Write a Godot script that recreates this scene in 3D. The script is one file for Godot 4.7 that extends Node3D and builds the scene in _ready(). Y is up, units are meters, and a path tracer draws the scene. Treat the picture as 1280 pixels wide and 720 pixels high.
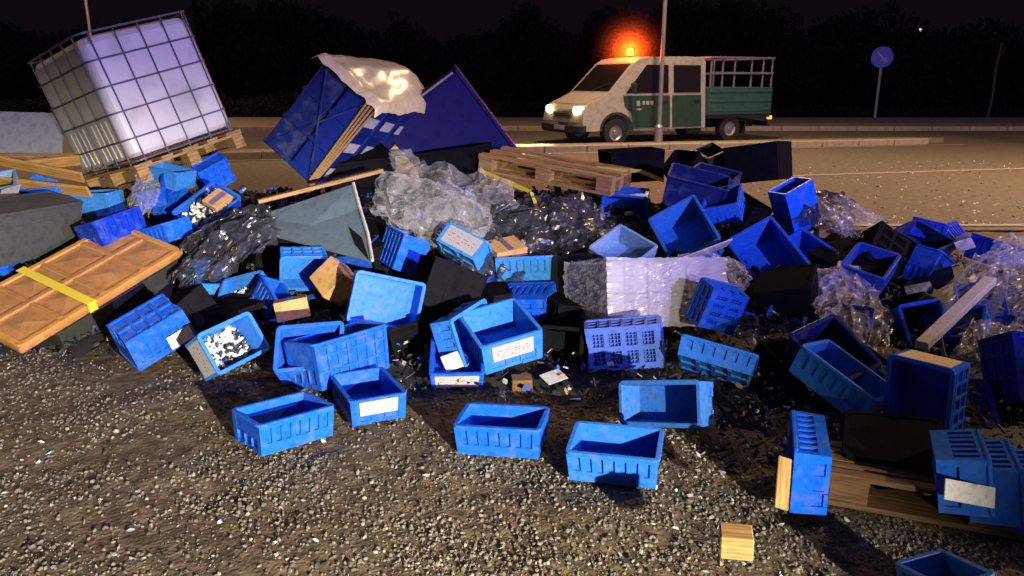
extends Node3D
# Night scene: a spilled lorry load of blue plastic bins, pallets and film on a gravel verge, a crew-cab truck on the road behind.

var taken := {}
var M := {}
var rng := RandomNumberGenerator.new()


# ------------------------------------------------------------------ mesh building
class Mb:
	var st := SurfaceTool.new()
	var taper := 0.0
	var high := 1.0
	var lean = null
	var count := 0
	func _init() -> void:
		st.begin(Mesh.PRIMITIVE_TRIANGLES)
		st.set_smooth_group(0xFFFFFFFF)
	func p(v: Vector3) -> void:
		if taper > 0.0:
			var f := 1.0 - taper * (1.0 - clampf(v.y / high, 0.0, 1.0))
			v = Vector3(v.x * f, v.y, v.z * f)
		if lean != null:
			v = lean.call(v)
		st.add_vertex(v)
	func tri(a: Vector3, b: Vector3, c: Vector3) -> void:
		st.set_uv(Vector2(a.x, a.z)); p(a)
		st.set_uv(Vector2(b.x, b.z)); p(b)
		st.set_uv(Vector2(c.x, c.z)); p(c)
		count += 1
	func quad(a: Vector3, b: Vector3, c: Vector3, d: Vector3) -> void:   # clockwise seen from outside
		st.set_uv(Vector2(0, 0)); p(a)
		st.set_uv(Vector2(1, 0)); p(b)
		st.set_uv(Vector2(1, 1)); p(c)
		st.set_uv(Vector2(0, 0)); p(a)
		st.set_uv(Vector2(1, 1)); p(c)
		st.set_uv(Vector2(0, 1)); p(d)
		count += 2
	func box(lo: Vector3, hi: Vector3, x := Transform3D()) -> Mb:
		var c := []
		for i in 8:
			c.append(x * Vector3(hi.x if i & 1 else lo.x, hi.y if i & 2 else lo.y, hi.z if i & 4 else lo.z))
		quad(c[6], c[7], c[5], c[4])
		quad(c[3], c[2], c[0], c[1])
		quad(c[2], c[6], c[4], c[0])
		quad(c[7], c[3], c[1], c[5])
		quad(c[2], c[3], c[7], c[6])
		quad(c[4], c[5], c[1], c[0])
		return self
	func cbox(size: Vector3, b: float, x := Transform3D()) -> Mb:   # chamfered box centred on the origin
		var h := size / 2.0
		b = minf(b, minf(h.x, minf(h.y, h.z)) * 0.9)
		var f := func(a: Vector3, q: Vector3, c: Vector3, d: Vector3) -> void: quad(x * a, x * q, x * c, x * d)
		for s in [-1.0, 1.0]:
			for ax in 3:
				var n := Vector3(); n[ax] = s
				var u := Vector3(); u[(ax + 1) % 3] = 1.0
				var w := Vector3(); w[(ax + 2) % 3] = 1.0
				var e1: float = h[(ax + 1) % 3] - b
				var e2: float = h[(ax + 2) % 3] - b
				var o: Vector3 = n * h[ax]
				var qd := [o - u * e1 + w * e2, o + u * e1 + w * e2, o + u * e1 - w * e2, o - u * e1 - w * e2]
				if s < 0: qd.reverse()
				f.call(qd[0], qd[1], qd[2], qd[3])
		for ax in 3:
			var a1 := (ax + 1) % 3
			var a2 := (ax + 2) % 3
			for s1 in [-1.0, 1.0]:
				for s2 in [-1.0, 1.0]:
					var q := []
					for k in [[-1, 0], [1, 0], [1, 1], [-1, 1]]:
						var v := Vector3()
						v[ax] = k[0] * (h[ax] - b)
						v[a1] = s1 * (h[a1] - (b if k[1] else 0.0))
						v[a2] = s2 * (h[a2] - (0.0 if k[1] else b))
						q.append(v)
					if s1 * s2 > 0: q.reverse()
					f.call(q[0], q[1], q[2], q[3])
		for i in 8:
			var s := Vector3(1 if i & 1 else -1, 1 if i & 2 else -1, 1 if i & 4 else -1)
			var a := Vector3(s.x * h.x, s.y * (h.y - b), s.z * (h.z - b))
			var q := Vector3(s.x * (h.x - b), s.y * h.y, s.z * (h.z - b))
			var c := Vector3(s.x * (h.x - b), s.y * (h.y - b), s.z * h.z)
			if s.x * s.y * s.z > 0: tri(x * a, x * c, x * q)
			else: tri(x * a, x * q, x * c)
		return self
	func tube(pts: Array, r: float, sides := 6, r2 := -1.0) -> Mb:
		var rings := []
		var up := Vector3.UP
		for i in pts.size():
			var d: Vector3 = (pts[mini(i + 1, pts.size() - 1)] - pts[maxi(i - 1, 0)]).normalized()
			if absf(d.dot(up)) > 0.95: up = Vector3.RIGHT
			var a := d.cross(up).normalized()
			var b := a.cross(d)
			up = b
			var rr := r if r2 < 0.0 else lerpf(r, r2, float(i) / (pts.size() - 1))
			var ring := []
			for k in sides:
				var t := TAU * k / sides
				ring.append(pts[i] + (a * cos(t) + b * sin(t)) * rr)
			rings.append(ring)
		for i in pts.size() - 1:
			for k in sides:
				var n := (k + 1) % sides
				quad(rings[i + 1][k], rings[i + 1][n], rings[i][n], rings[i][k])
		for k in range(1, sides - 1):
			tri(rings[0][0], rings[0][k], rings[0][k + 1])
			tri(rings[-1][0], rings[-1][k + 1], rings[-1][k])
		return self
	func prism(poly: PackedVector2Array, z0: float, z1: float, x := Transform3D()) -> Mb:   # outline in x, y with depth along z
		if Geometry2D.is_polygon_clockwise(poly): poly.reverse()
		var ix := Geometry2D.triangulate_polygon(poly)
		for i in range(0, ix.size(), 3):
			var q := [poly[ix[i]], poly[ix[i + 1]], poly[ix[i + 2]]]
			if (q[1] - q[0]).cross(q[2] - q[0]) < 0.0: q.reverse()
			tri(x * Vector3(q[0].x, q[0].y, z1), x * Vector3(q[2].x, q[2].y, z1), x * Vector3(q[1].x, q[1].y, z1))
			tri(x * Vector3(q[0].x, q[0].y, z0), x * Vector3(q[1].x, q[1].y, z0), x * Vector3(q[2].x, q[2].y, z0))
		for i in poly.size():
			var a := poly[i]
			var b := poly[(i + 1) % poly.size()]
			quad(x * Vector3(a.x, a.y, z1), x * Vector3(b.x, b.y, z1), x * Vector3(b.x, b.y, z0), x * Vector3(a.x, a.y, z0))
		return self
	func lathe(prof: Array, sides: int, x := Transform3D()) -> Mb:   # prof: Vector2(radius, y)
		for i in prof.size() - 1:
			for k in sides:
				var t0 := TAU * k / sides
				var t1 := TAU * (k + 1) / sides
				var f := func(v: Vector2, t: float) -> Vector3: return x * Vector3(v.x * cos(t), v.y, v.x * sin(t))
				quad(f.call(prof[i + 1], t0), f.call(prof[i + 1], t1), f.call(prof[i], t1), f.call(prof[i], t0))
		return self
	func ring(hx: float, hz: float, rad: float, prof: Array, seg := 3) -> Mb:   # prof: Vector2(outward, y), closed, swept round a rounded rectangle
		var pts := []
		var nor := []
		for c in 4:
			var s: Vector2 = [Vector2(1, 1), Vector2(-1, 1), Vector2(-1, -1), Vector2(1, -1)][c]
			for k in seg + 1:
				var t := PI / 2 * (c + float(k) / seg)
				var n := Vector3(cos(t), 0, sin(t))
				pts.append(Vector3(s.x * (hx - rad), 0, s.y * (hz - rad)) + n * rad)
				nor.append(n)
		for i in pts.size():
			var j := (i + 1) % pts.size()
			for k in prof.size():
				var a: Vector2 = prof[k]
				var b: Vector2 = prof[(k + 1) % prof.size()]
				quad(pts[i] + nor[i] * a.x + Vector3.UP * a.y, pts[i] + nor[i] * b.x + Vector3.UP * b.y, pts[j] + nor[j] * b.x + Vector3.UP * b.y, pts[j] + nor[j] * a.x + Vector3.UP * a.y)
		return self
	func done() -> ArrayMesh:
		st.generate_normals()
		return st.commit()


func numbered(called: String) -> String:
	var n: int = taken.get(called, 0)
	taken[called] = n + 1
	return called if n == 0 else "%s_%03d" % [called, n]


func part(called: String, b: Mb, m: Material, parent: Node3D) -> MeshInstance3D:
	var o := MeshInstance3D.new()
	o.mesh = b.done()
	o.material_override = m
	var n := 0
	var nm := called
	while parent.has_node(nm):
		n += 1
		nm = "%s_%03d" % [called, n]
	o.name = nm
	parent.add_child(o)
	return o


func again(called: String, mesh: Mesh, m: Material, parent: Node3D, x: Transform3D) -> MeshInstance3D:   # another part that shares a mesh
	var o := MeshInstance3D.new()
	o.mesh = mesh
	o.material_override = m
	o.transform = x
	var n := 0
	var nm := called
	while parent.has_node(nm):
		n += 1
		nm = "%s_%03d" % [called, n]
	o.name = nm
	parent.add_child(o)
	return o


func tag(o: Node, label: String, category: String, group := "") -> void:
	o.set_meta("label", label)
	o.set_meta("category", category)
	if group: o.set_meta("group", group)


func pose(at: Vector3, deg: Vector3) -> Transform3D:
	return Transform3D(Basis.from_euler(deg * PI / 180.0), at)


func thing(called: String, label: String, category: String, at := Vector3.ZERO, deg := Vector3.ZERO, group := "") -> Node3D:
	var o := Node3D.new()
	o.name = numbered(called)
	add_child(o)
	o.transform = pose(at, deg)
	tag(o, label, category, group)
	return o


func single(called: String, b: Mb, m: Material, label: String, category: String, group := "", x := Transform3D()) -> MeshInstance3D:
	var o := MeshInstance3D.new()
	o.mesh = b.done()
	o.material_override = m
	o.name = numbered(called)
	o.transform = x
	add_child(o)
	if category: tag(o, label, category, group)
	return o


func structure(called: String, mesh: Mesh, m: Material) -> MeshInstance3D:
	var o := MeshInstance3D.new()
	o.mesh = mesh
	o.material_override = m
	o.name = numbered(called)
	o.set_meta("kind", "structure")
	add_child(o)
	return o


func scatter(called: String, mesh: Mesh, m: Material, xf: Array, cols: Array, label: String, parent: Node3D = self) -> MultiMeshInstance3D:
	var mm := MultiMesh.new()
	mm.transform_format = MultiMesh.TRANSFORM_3D
	mm.use_colors = true
	mm.mesh = mesh
	mm.instance_count = xf.size()
	for i in xf.size():
		mm.set_instance_transform(i, xf[i])
		mm.set_instance_color(i, cols[i])
	var o := MultiMeshInstance3D.new()
	o.multimesh = mm
	o.material_override = m
	o.name = numbered(called) if parent == self else called
	o.set_meta("kind", "stuff")
	if label: o.set_meta("label", label)
	parent.add_child(o, true)
	return o


# ------------------------------------------------------------------ materials
func noise_tex(freq: float, size: int, ramp: Gradient, seed_: int, normal := false, kind := FastNoiseLite.TYPE_SIMPLEX_SMOOTH, oct := 4) -> NoiseTexture2D:
	var n := FastNoiseLite.new()
	n.noise_type = kind
	n.frequency = freq
	n.fractal_octaves = oct
	n.seed = seed_
	var t := NoiseTexture2D.new()
	t.width = size
	t.height = size
	t.seamless = true
	t.noise = n
	t.as_normal_map = normal
	if ramp: t.color_ramp = ramp
	return t


func ramp(stops: Array) -> Gradient:
	var g := Gradient.new()
	var o := PackedFloat32Array()
	var c := PackedColorArray()
	for s in stops:
		o.append(s[0])
		c.append(s[1])
	g.offsets = o
	g.colors = c
	return g


func lin(r: float, g: float, b: float, a := 1.0) -> Color:
	var c := Color(r, g, b).linear_to_srgb()
	c.a = a
	return c


func mat(c: Color, rough := 0.6, tex: Texture2D = null, scale := 1.0, rtex: Texture2D = null) -> StandardMaterial3D:
	var m := StandardMaterial3D.new()
	m.albedo_color = c
	m.roughness = rough
	if tex or rtex:
		m.uv1_triplanar = true
		m.uv1_scale = Vector3.ONE * scale
		m.albedo_texture = tex
		m.roughness_texture = rtex
	return m


func make_materials() -> void:
	var white := Color.WHITE
	var dust := noise_tex(0.012, 512, ramp([[0.0, Color(0.80, 0.80, 0.82)], [0.45, Color(0.98, 0.98, 0.98)], [0.7, white], [1.0, Color(0.86, 0.87, 0.84)]]), 5, false, FastNoiseLite.TYPE_SIMPLEX_SMOOTH, 6)
	var grain := noise_tex(0.02, 512, ramp([[0.0, Color(0.55, 0.55, 0.55)], [1.0, white]]), 9, false, FastNoiseLite.TYPE_SIMPLEX_SMOOTH, 6)
	M.dust = dust
	M.blue = mat(lin(0.006, 0.112, 0.72), 0.46, dust, 3.0, grain)
	M.blue_b = mat(lin(0.006, 0.092, 0.64), 0.48, dust, 2.5, grain)
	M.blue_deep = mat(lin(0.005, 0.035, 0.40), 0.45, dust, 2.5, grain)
	M.blue_light = mat(lin(0.028, 0.18, 0.66), 0.48, dust, 3.0, grain)
	M.blue_pale = mat(lin(0.20, 0.36, 0.58), 0.5, dust, 3.0, grain)
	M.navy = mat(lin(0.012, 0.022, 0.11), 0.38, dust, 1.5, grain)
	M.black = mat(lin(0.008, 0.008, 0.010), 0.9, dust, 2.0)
	var chalk := Image.create(4, 4, false, Image.FORMAT_RGBA8)
	chalk.fill(Color(0.40, 0.43, 0.48))
	var soil_ := Image.create(4, 4, false, Image.FORMAT_RGBA8)
	soil_.fill(Color(0.13, 0.125, 0.12))
	var scuff := noise_tex(0.007, 512, ramp([[0.0, Color(0, 0, 0)], [0.48, Color(0.0, 0.0, 0.0)], [0.6, Color(0.07, 0.07, 0.07)], [0.75, Color(0.22, 0.22, 0.22)], [1.0, Color(0.36, 0.36, 0.36)]]), 41, false, FastNoiseLite.TYPE_SIMPLEX_SMOOTH, 7)
	var kk := 0
	for k in ["blue", "blue_b", "blue_deep", "blue_light", "blue_pale", "black", "navy"]:
		if not M.has(k): continue
		M[k].detail_enabled = true
		M[k].detail_blend_mode = BaseMaterial3D.BLEND_MODE_MIX
		M[k].detail_albedo = ImageTexture.create_from_image(chalk if k != "black" else soil_)
		M[k].detail_mask = scuff
		M[k].uv1_offset = Vector3.ONE * 0.37 * kk
		kk += 1
	for k in ["blue", "blue_b", "blue_deep", "blue_light"]: M[k].metallic_specular = 0.2
	M.navy.metallic_specular = 0.3
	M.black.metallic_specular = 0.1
	M.dark_grey = mat(lin(0.035, 0.037, 0.035), 0.55, dust, 2.0, grain)
	M.grey_green = mat(lin(0.06, 0.066, 0.06), 0.6, dust, 2.0, grain)
	M.teal_grey = mat(lin(0.105, 0.15, 0.165), 0.55, dust, 2.0, grain)
	M.pale_grey = mat(lin(0.20, 0.21, 0.20), 0.6, dust, 1.5)
	M.white_plastic = mat(lin(0.62, 0.60, 0.64), 0.45, dust, 1.0, grain)
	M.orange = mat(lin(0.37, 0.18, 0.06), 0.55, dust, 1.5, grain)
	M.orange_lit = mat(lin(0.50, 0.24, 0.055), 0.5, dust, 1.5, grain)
	M.strap = mat(lin(0.62, 0.50, 0.04), 0.4)
	var wood := noise_tex(0.01, 512, ramp([[0.0, Color(0.55, 0.42, 0.28)], [0.4, Color(0.8, 0.68, 0.5)], [1.0, Color(0.92, 0.82, 0.66)]]), 21, false, FastNoiseLite.TYPE_SIMPLEX_SMOOTH, 5)
	M.wood = mat(lin(0.50, 0.42, 0.26), 0.75, wood, 1.0)
	M.wood.uv1_scale = Vector3(0.8, 12.0, 12.0)
	M.wood_dark = mat(lin(0.20, 0.15, 0.095), 0.8, wood, 1.0)
	M.wood_dark.uv1_scale = Vector3(0.8, 12.0, 12.0)
	M.wood_yellow = mat(lin(0.66, 0.50, 0.20), 0.7, wood, 1.0)
	M.wood_yellow.uv1_scale = Vector3(0.8, 12.0, 12.0)
	M.card = mat(lin(0.46, 0.27, 0.10), 0.85, dust, 2.0)
	M.paper = mat(lin(0.48, 0.475, 0.47), 0.75, dust, 3.0)
	M.steel = mat(lin(0.35, 0.34, 0.36), 0.45, null)
	M.steel.metallic = 0.6
	M.film = StandardMaterial3D.new()
	M.film.albedo_color = Color(0.80, 0.80, 0.80, 0.22)
	M.film.transparency = BaseMaterial3D.TRANSPARENCY_ALPHA
	M.film.roughness = 0.27
	M.film.metallic_specular = 0.65
	M.film_thick = M.film.duplicate()
	M.film_thick.albedo_color = Color(0.74, 0.75, 0.73, 0.24)
	M.wrap = M.film.duplicate()
	M.wrap.albedo_color = Color(0.82, 0.82, 0.84, 0.40)
	M.wrap.metallic_specular = 0.8
	M.film_dark = M.film.duplicate()
	M.film_dark.albedo_color = Color(0.20, 0.21, 0.23, 0.7)
	M.metalpaint = mat(lin(0.6, 0.6, 0.58), 0.4, dust, 0.8)
	M.print = mat(Color(0.70, 0.70, 0.71), 0.7)
	M.print.albedo_texture = label_print()
	M.print_cream = M.print.duplicate()
	M.print_cream.albedo_color = Color(0.95, 0.86, 0.58)
	M.stone = mat(Color.WHITE, 0.85)
	M.stone.vertex_color_use_as_albedo = true
	M.bits = mat(Color.WHITE, 0.55)
	M.bits.vertex_color_use_as_albedo = true


func label_print() -> ImageTexture:   # a paper label with faint smudged print, too worn to be read
	var im := Image.create(256, 96, true, Image.FORMAT_RGBA8)
	im.fill(Color(0.88, 0.87, 0.85))
	var r := RandomNumberGenerator.new()
	r.seed = 31
	for row in 4:
		var x := 26
		while x < 220:
			var w := r.randi_range(5, 22)
			if r.randf() < 0.6:
				im.fill_rect(Rect2i(x, 18 + row * 17 + r.randi_range(-2, 2), w, r.randi_range(3, 7)), Color(0.55, 0.54, 0.55))
			x += w + r.randi_range(4, 12)
	for i in 160:
		im.fill_rect(Rect2i(r.randi_range(0, 250), r.randi_range(0, 92), r.randi_range(1, 5), r.randi_range(1, 3)), Color(0.80, 0.78, 0.74))
	im.generate_mipmaps()
	return ImageTexture.create_from_image(im)


# ------------------------------------------------------------------ bins and boxes
# moulded plastic differs a little from batch to batch and fades
func tint(k: String, at: Vector3) -> Material:
	var i := absi(int(at.x * 131.0 + at.z * 71.0)) % 4
	var key := "%s_%d" % [k, i]
	if not M.has(key):
		var m: StandardMaterial3D = M[k].duplicate()
		var c: Color = m.albedo_color.srgb_to_linear()
		var f: Array = [[1.0, 1.0, 1.0, 0.0], [0.8, 0.92, 0.88, 0.004], [1.0, 1.22, 0.92, 0.012], [0.9, 0.8, 0.78, 0.006]][i]
		m.albedo_color = Color(c.r * f[0] + f[3], c.g * f[1] + f[3], c.b * f[2] + f[3]).linear_to_srgb()
		m.uv1_offset = Vector3(0.31, 0.17, 0.53) * (i + 1)
		M[key] = m
	return M[key]


# A bin stands on its base at the origin, long along z, label end at +z.
func bin(called: String, at: Vector3, deg: Vector3, d: Vector3, m: Material, label: String, style := "slots", card := "", group := "") -> Node3D:
	for k in ["blue", "blue_b", "blue_light", "blue_deep"]:
		if m == M[k]: m = tint(k, at)
	var o := thing(called, label, "bin" if called.contains("bin") else "crate", at, deg, group)
	var hx := d.x / 2
	var hy := d.y
	var hz := d.z / 2
	var k := 0.05
	var nb := func() -> Mb:
		var b := Mb.new()
		b.taper = k
		b.high = hy
		return b
	for s in [-1.0, 1.0]:
		var b: Mb = nb.call()
		var bx := func(o0: float, o1: float, y0: float, y1: float, z0: float, z1: float) -> void:   # o: outward from the wall's outer face
			var a: float = s * (hx - 0.006 + o0)
			var e: float = s * (hx - 0.006 + o1)
			b.box(Vector3(minf(a, e), y0, z0), Vector3(maxf(a, e), y1, z1))
		bx.call(-0.016, -0.011, 0.0, hy - 0.005, -hz + 0.012, hz - 0.012)
		if style == "slots" or style == "windows":
			bx.call(-0.011, 0.0, 0.0, hy * 0.34, -hz + 0.012, hz - 0.012)
			bx.call(-0.011, 0.0, hy * 0.82, hy - 0.012, -hz + 0.012, hz - 0.012)
			var n := int(clampf(d.z / (0.052 if style == "slots" else 0.062), 4, 9))
			var gap := 0.27 if style == "slots" else 0.32
			var run := 2 * hz - 0.05
			var edge := -hz + 0.012
			for i in n + 1:
				var c := -hz + 0.025 + run * (i + 0.5) / n
				var to := hz - 0.012 if i == n else c - run / n * gap
				bx.call(-0.011, -0.001 if i % 2 else 0.0, hy * 0.34, hy * 0.82, edge, to)
				edge = c + run / n * gap
		elif style == "grid":
			var n := int(clampf(d.z / 0.07, 3, 7))
			for i in n + 1:
				var c := lerpf(-hz + 0.020, hz - 0.020, float(i) / n)
				bx.call(-0.011, 0.0, 0.0, hy - 0.012, c - 0.007, c + 0.007)
			for y in [0.007, hy * 0.36, hy * 0.7, hy - 0.03]:
				for i in n:
					var c0 := lerpf(-hz + 0.020, hz - 0.020, float(i) / n) + 0.007
					var c1 := lerpf(-hz + 0.020, hz - 0.020, float(i + 1) / n) - 0.007
					bx.call(-0.011, -0.002, y - 0.007, y + 0.007, c0, c1)
		else:
			bx.call(-0.011, 0.0, 0.0, 0.02, -hz + 0.012, hz - 0.012)
			bx.call(-0.011, 0.0, 0.02, hy - 0.012, -hz + 0.012, -hz + 0.035)
			bx.call(-0.011, 0.0, 0.02, hy - 0.012, hz - 0.035, hz - 0.012)
		part("long_side_wall", b, m, o)
		var e: Mb = nb.call()
		var bz := func(o0: float, o1: float, y0: float, y1: float, x0: float, x1: float) -> void:
			var a: float = s * (hz - 0.006 + o0)
			var q: float = s * (hz - 0.006 + o1)
			e.box(Vector3(x0, y0, minf(a, q)), Vector3(x1, y1, maxf(a, q)))
		bz.call(-0.016, -0.011, 0.0, hy - 0.005, -hx + 0.023, hx - 0.023)
		var pw := minf(0.045, hx * 0.3)
		bz.call(-0.011, 0.0, 0.0, hy - 0.012, -hx + 0.0065, -hx + pw)
		bz.call(-0.011, 0.0, 0.0, hy - 0.012, hx - pw, hx - 0.0065)
		bz.call(-0.011, -0.001, hy * 0.42, hy - 0.013, -hx + pw, hx - pw)
		bz.call(-0.011, -0.003, 0.0, hy * 0.12, -hx + pw, -hx * 0.3)
		bz.call(-0.011, -0.003, 0.0, hy * 0.12, hx * 0.3, hx - pw)
		for xx in [-0.12, 0.12]:
			bz.call(-0.011, -0.002, hy * 0.12, hy * 0.42, hx * xx * 2 - 0.004, hx * xx * 2 + 0.004)
		part("short_end_wall", e, m, o)
	var f: Mb = nb.call()
	var deep := 0.028 if style == "grid" else 0.010
	var bar := 0.015 if style == "grid" else 0.011
	f.box(Vector3(-hx + 0.02, deep, -hz + 0.02), Vector3(hx - 0.02, deep + 0.006, hz - 0.02))
	var nx := 2
	var nz := 4
	for i in range(0 if style == "grid" else 1, nx + 1 if style == "grid" else nx):
		var c := lerpf(-hx + 0.03, hx - 0.03, float(i) / nx)
		f.box(Vector3(c - bar, -0.002, -hz + 0.02), Vector3(c + bar, deep, hz - 0.02))
	for i in range(0 if style == "grid" else 1, nz + 1 if style == "grid" else nz):
		var c := lerpf(-hz + 0.03, hz - 0.03, float(i) / nz)
		for q in nx:
			f.box(Vector3(lerpf(-hx + 0.03, hx - 0.03, float(q) / nx) + bar, -0.001, c - bar), Vector3(lerpf(-hx + 0.03, hx - 0.03, float(q + 1) / nx) - bar, deep, c + bar))
	if style == "grid":
		for i in 18:
			var c := lerpf(-hz + 0.03, hz - 0.03, (i + 0.5) / 18.0)
			f.box(Vector3(-hx + 0.021, 0.008, c - 0.002), Vector3(hx - 0.021, deep, c + 0.002))
		for i in 10:
			var c := lerpf(-hx + 0.03, hx - 0.03, (i + 0.5) / 10.0)
			f.box(Vector3(c - 0.002, 0.009, -hz + 0.021), Vector3(c + 0.002, deep, hz - 0.021))
	part("base_panel", f, m, o)
	var r := Mb.new()
	r.ring(hx - 0.006, hz - 0.006, minf(0.022, hx * 0.2), [Vector2(-0.016, hy - 0.014), Vector2(0.004, hy - 0.014), Vector2(0.006, hy - 0.011), Vector2(0.006, hy - 0.002), Vector2(0.003, hy), Vector2(-0.013, hy), Vector2(-0.016, hy - 0.003)])
	part("rim", r, m, o)
	if card:
		var c := Mb.new()
		c.taper = k
		c.high = hy
		var w := hx * 0.66
		var y0 := hy * 0.36
		var y1 := hy * 0.88
		if card.contains("low"):
			y0 = hy * 0.05
			y1 = hy * 0.5
		if card.contains("full"):
			w = hx * 0.8
			y0 = hy * 0.1
			y1 = hy * 0.92
		var z := hz - 0.0045
		c.box(Vector3(-w, y0, z), Vector3(w, y1, z + 0.0015))
		var lc := part("label_card", c, M.print_cream if card.contains("cream") else M.print, o)
		lc.set_meta("label", "white paper label on the end of the bin")
	return o


# A closed or open plain container: floor, four walls, lip.
func tub(called: String, at: Vector3, deg: Vector3, d: Vector3, m: Material, label: String, category: String, lidded := false, group := "") -> Node3D:
	var o := thing(called, label, category, at, deg, group)
	var hx := d.x / 2
	var hz := d.z / 2
	for s in [-1.0, 1.0]:
		var b := Mb.new()
		b.taper = 0.03
		b.high = d.y
		b.box(Vector3(s * (hx - 0.010) - 0.006, 0.0, -hz + 0.016), Vector3(s * (hx - 0.010) + 0.006, d.y - 0.006, hz - 0.016))
		for i in 4:
			var c := lerpf(-hz + 0.05, hz - 0.05, i / 3.0)
			b.box(Vector3(minf(s * (hx - 0.004), s * hx), d.y * 0.06, c - 0.012), Vector3(maxf(s * (hx - 0.004), s * hx), d.y * 0.9, c + 0.012))
		part("long_side_wall", b, m, o)
		var e := Mb.new()
		e.taper = 0.03
		e.high = d.y
		e.box(Vector3(-hx + 0.004, 0.0, s * (hz - 0.010) - 0.006), Vector3(hx - 0.004, d.y - 0.006, s * (hz - 0.010) + 0.006))
		e.box(Vector3(-hx * 0.5, d.y * 0.62, minf(s * (hz - 0.004), s * hz)), Vector3(hx * 0.5, d.y * 0.72, maxf(s * (hz - 0.004), s * hz)))
		part("short_end_wall", e, m, o)
	var f := Mb.new()
	f.taper = 0.03
	f.high = d.y
	f.box(Vector3(-hx + 0.017, 0.005, -hz + 0.017), Vector3(hx - 0.017, 0.018, hz - 0.017))
	part("base_panel", f, m, o)
	var r := Mb.new()
	r.ring(hx - 0.004, hz - 0.004, minf(0.03, hx * 0.2), [Vector2(-0.014, d.y - 0.022), Vector2(0.006, d.y - 0.022), Vector2(0.010, d.y - 0.018), Vector2(0.010, d.y - 0.003), Vector2(0.006, d.y), Vector2(-0.014, d.y)])
	part("rim", r, m, o)
	if lidded:
		var l := Mb.new()
		l.cbox(Vector3(d.x - 0.03, 0.012, d.z - 0.03), 0.004, Transform3D(Basis(), Vector3(0, d.y - 0.01, 0)))
		part("lid", l, m, o)
	return o


func plank(called: String, at: Vector3, deg: Vector3, d: Vector3, m: Material, label: String, category: String, group := "") -> MeshInstance3D:
	var b := Mb.new()
	b.cbox(d, minf(0.004, minf(d.y, d.z) * 0.2), Transform3D(Basis(), Vector3(0, d.y / 2, 0)))
	return single(called, b, m, label, category, group, pose(at, deg))


func pallet(at: Vector3, deg: Vector3, d: Vector3, m: Material, label: String, along_x := true, parent: Node3D = null, boards := [0, 1, 2, 3, 4]) -> Node3D:
	# deck boards, stringers, nine blocks, bottom boards; long along x
	var o := parent if parent else thing("wooden_pallet", label, "pallet", at, deg)
	var turn := Transform3D() if along_x else Transform3D(Basis(Vector3.UP, PI / 2), Vector3.ZERO)
	var L := d.x if along_x else d.z
	var W := d.z if along_x else d.x
	var h := d.y
	var t := h * 0.15
	var pieces := Node3D.new() if false else o
	var widths := [0.145, 0.10, 0.145, 0.10, 0.145]
	for i in boards:
		var z := lerpf(-W / 2 + 0.0725 * minf(1.0, W / 0.8), W / 2 - 0.0725 * minf(1.0, W / 0.8), i / 4.0)
		part("deck_board", Mb.new().cbox(Vector3(L, t, widths[i] * minf(1.0, W / 0.8)), 0.003, turn * Transform3D(Basis(), Vector3(0, h - t / 2, z))), m, pieces)
	for i in 3:
		var x := lerpf(-L / 2 + 0.0725, L / 2 - 0.0725, i / 2.0)
		part("cross_board", Mb.new().cbox(Vector3(0.145, t, W - 0.004), 0.003, turn * Transform3D(Basis(), Vector3(x, h - t * 1.5, 0))), m, pieces)
		for k in 3:
			var z := lerpf(-W / 2 + 0.052, W / 2 - 0.052, k / 2.0)
			part("block", Mb.new().cbox(Vector3(0.14, h - 3 * t, 0.098), 0.004, turn * Transform3D(Basis(), Vector3(x, t + (h - 3 * t) / 2, z))), m, pieces)
	for k in 3:
		var z := lerpf(-W / 2 + 0.052, W / 2 - 0.052, k / 2.0)
		part("bottom_board", Mb.new().cbox(Vector3(L - 0.006, t, 0.1), 0.003, turn * Transform3D(Basis(), Vector3(0, t / 2, z))), m, pieces)
	return o


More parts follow.
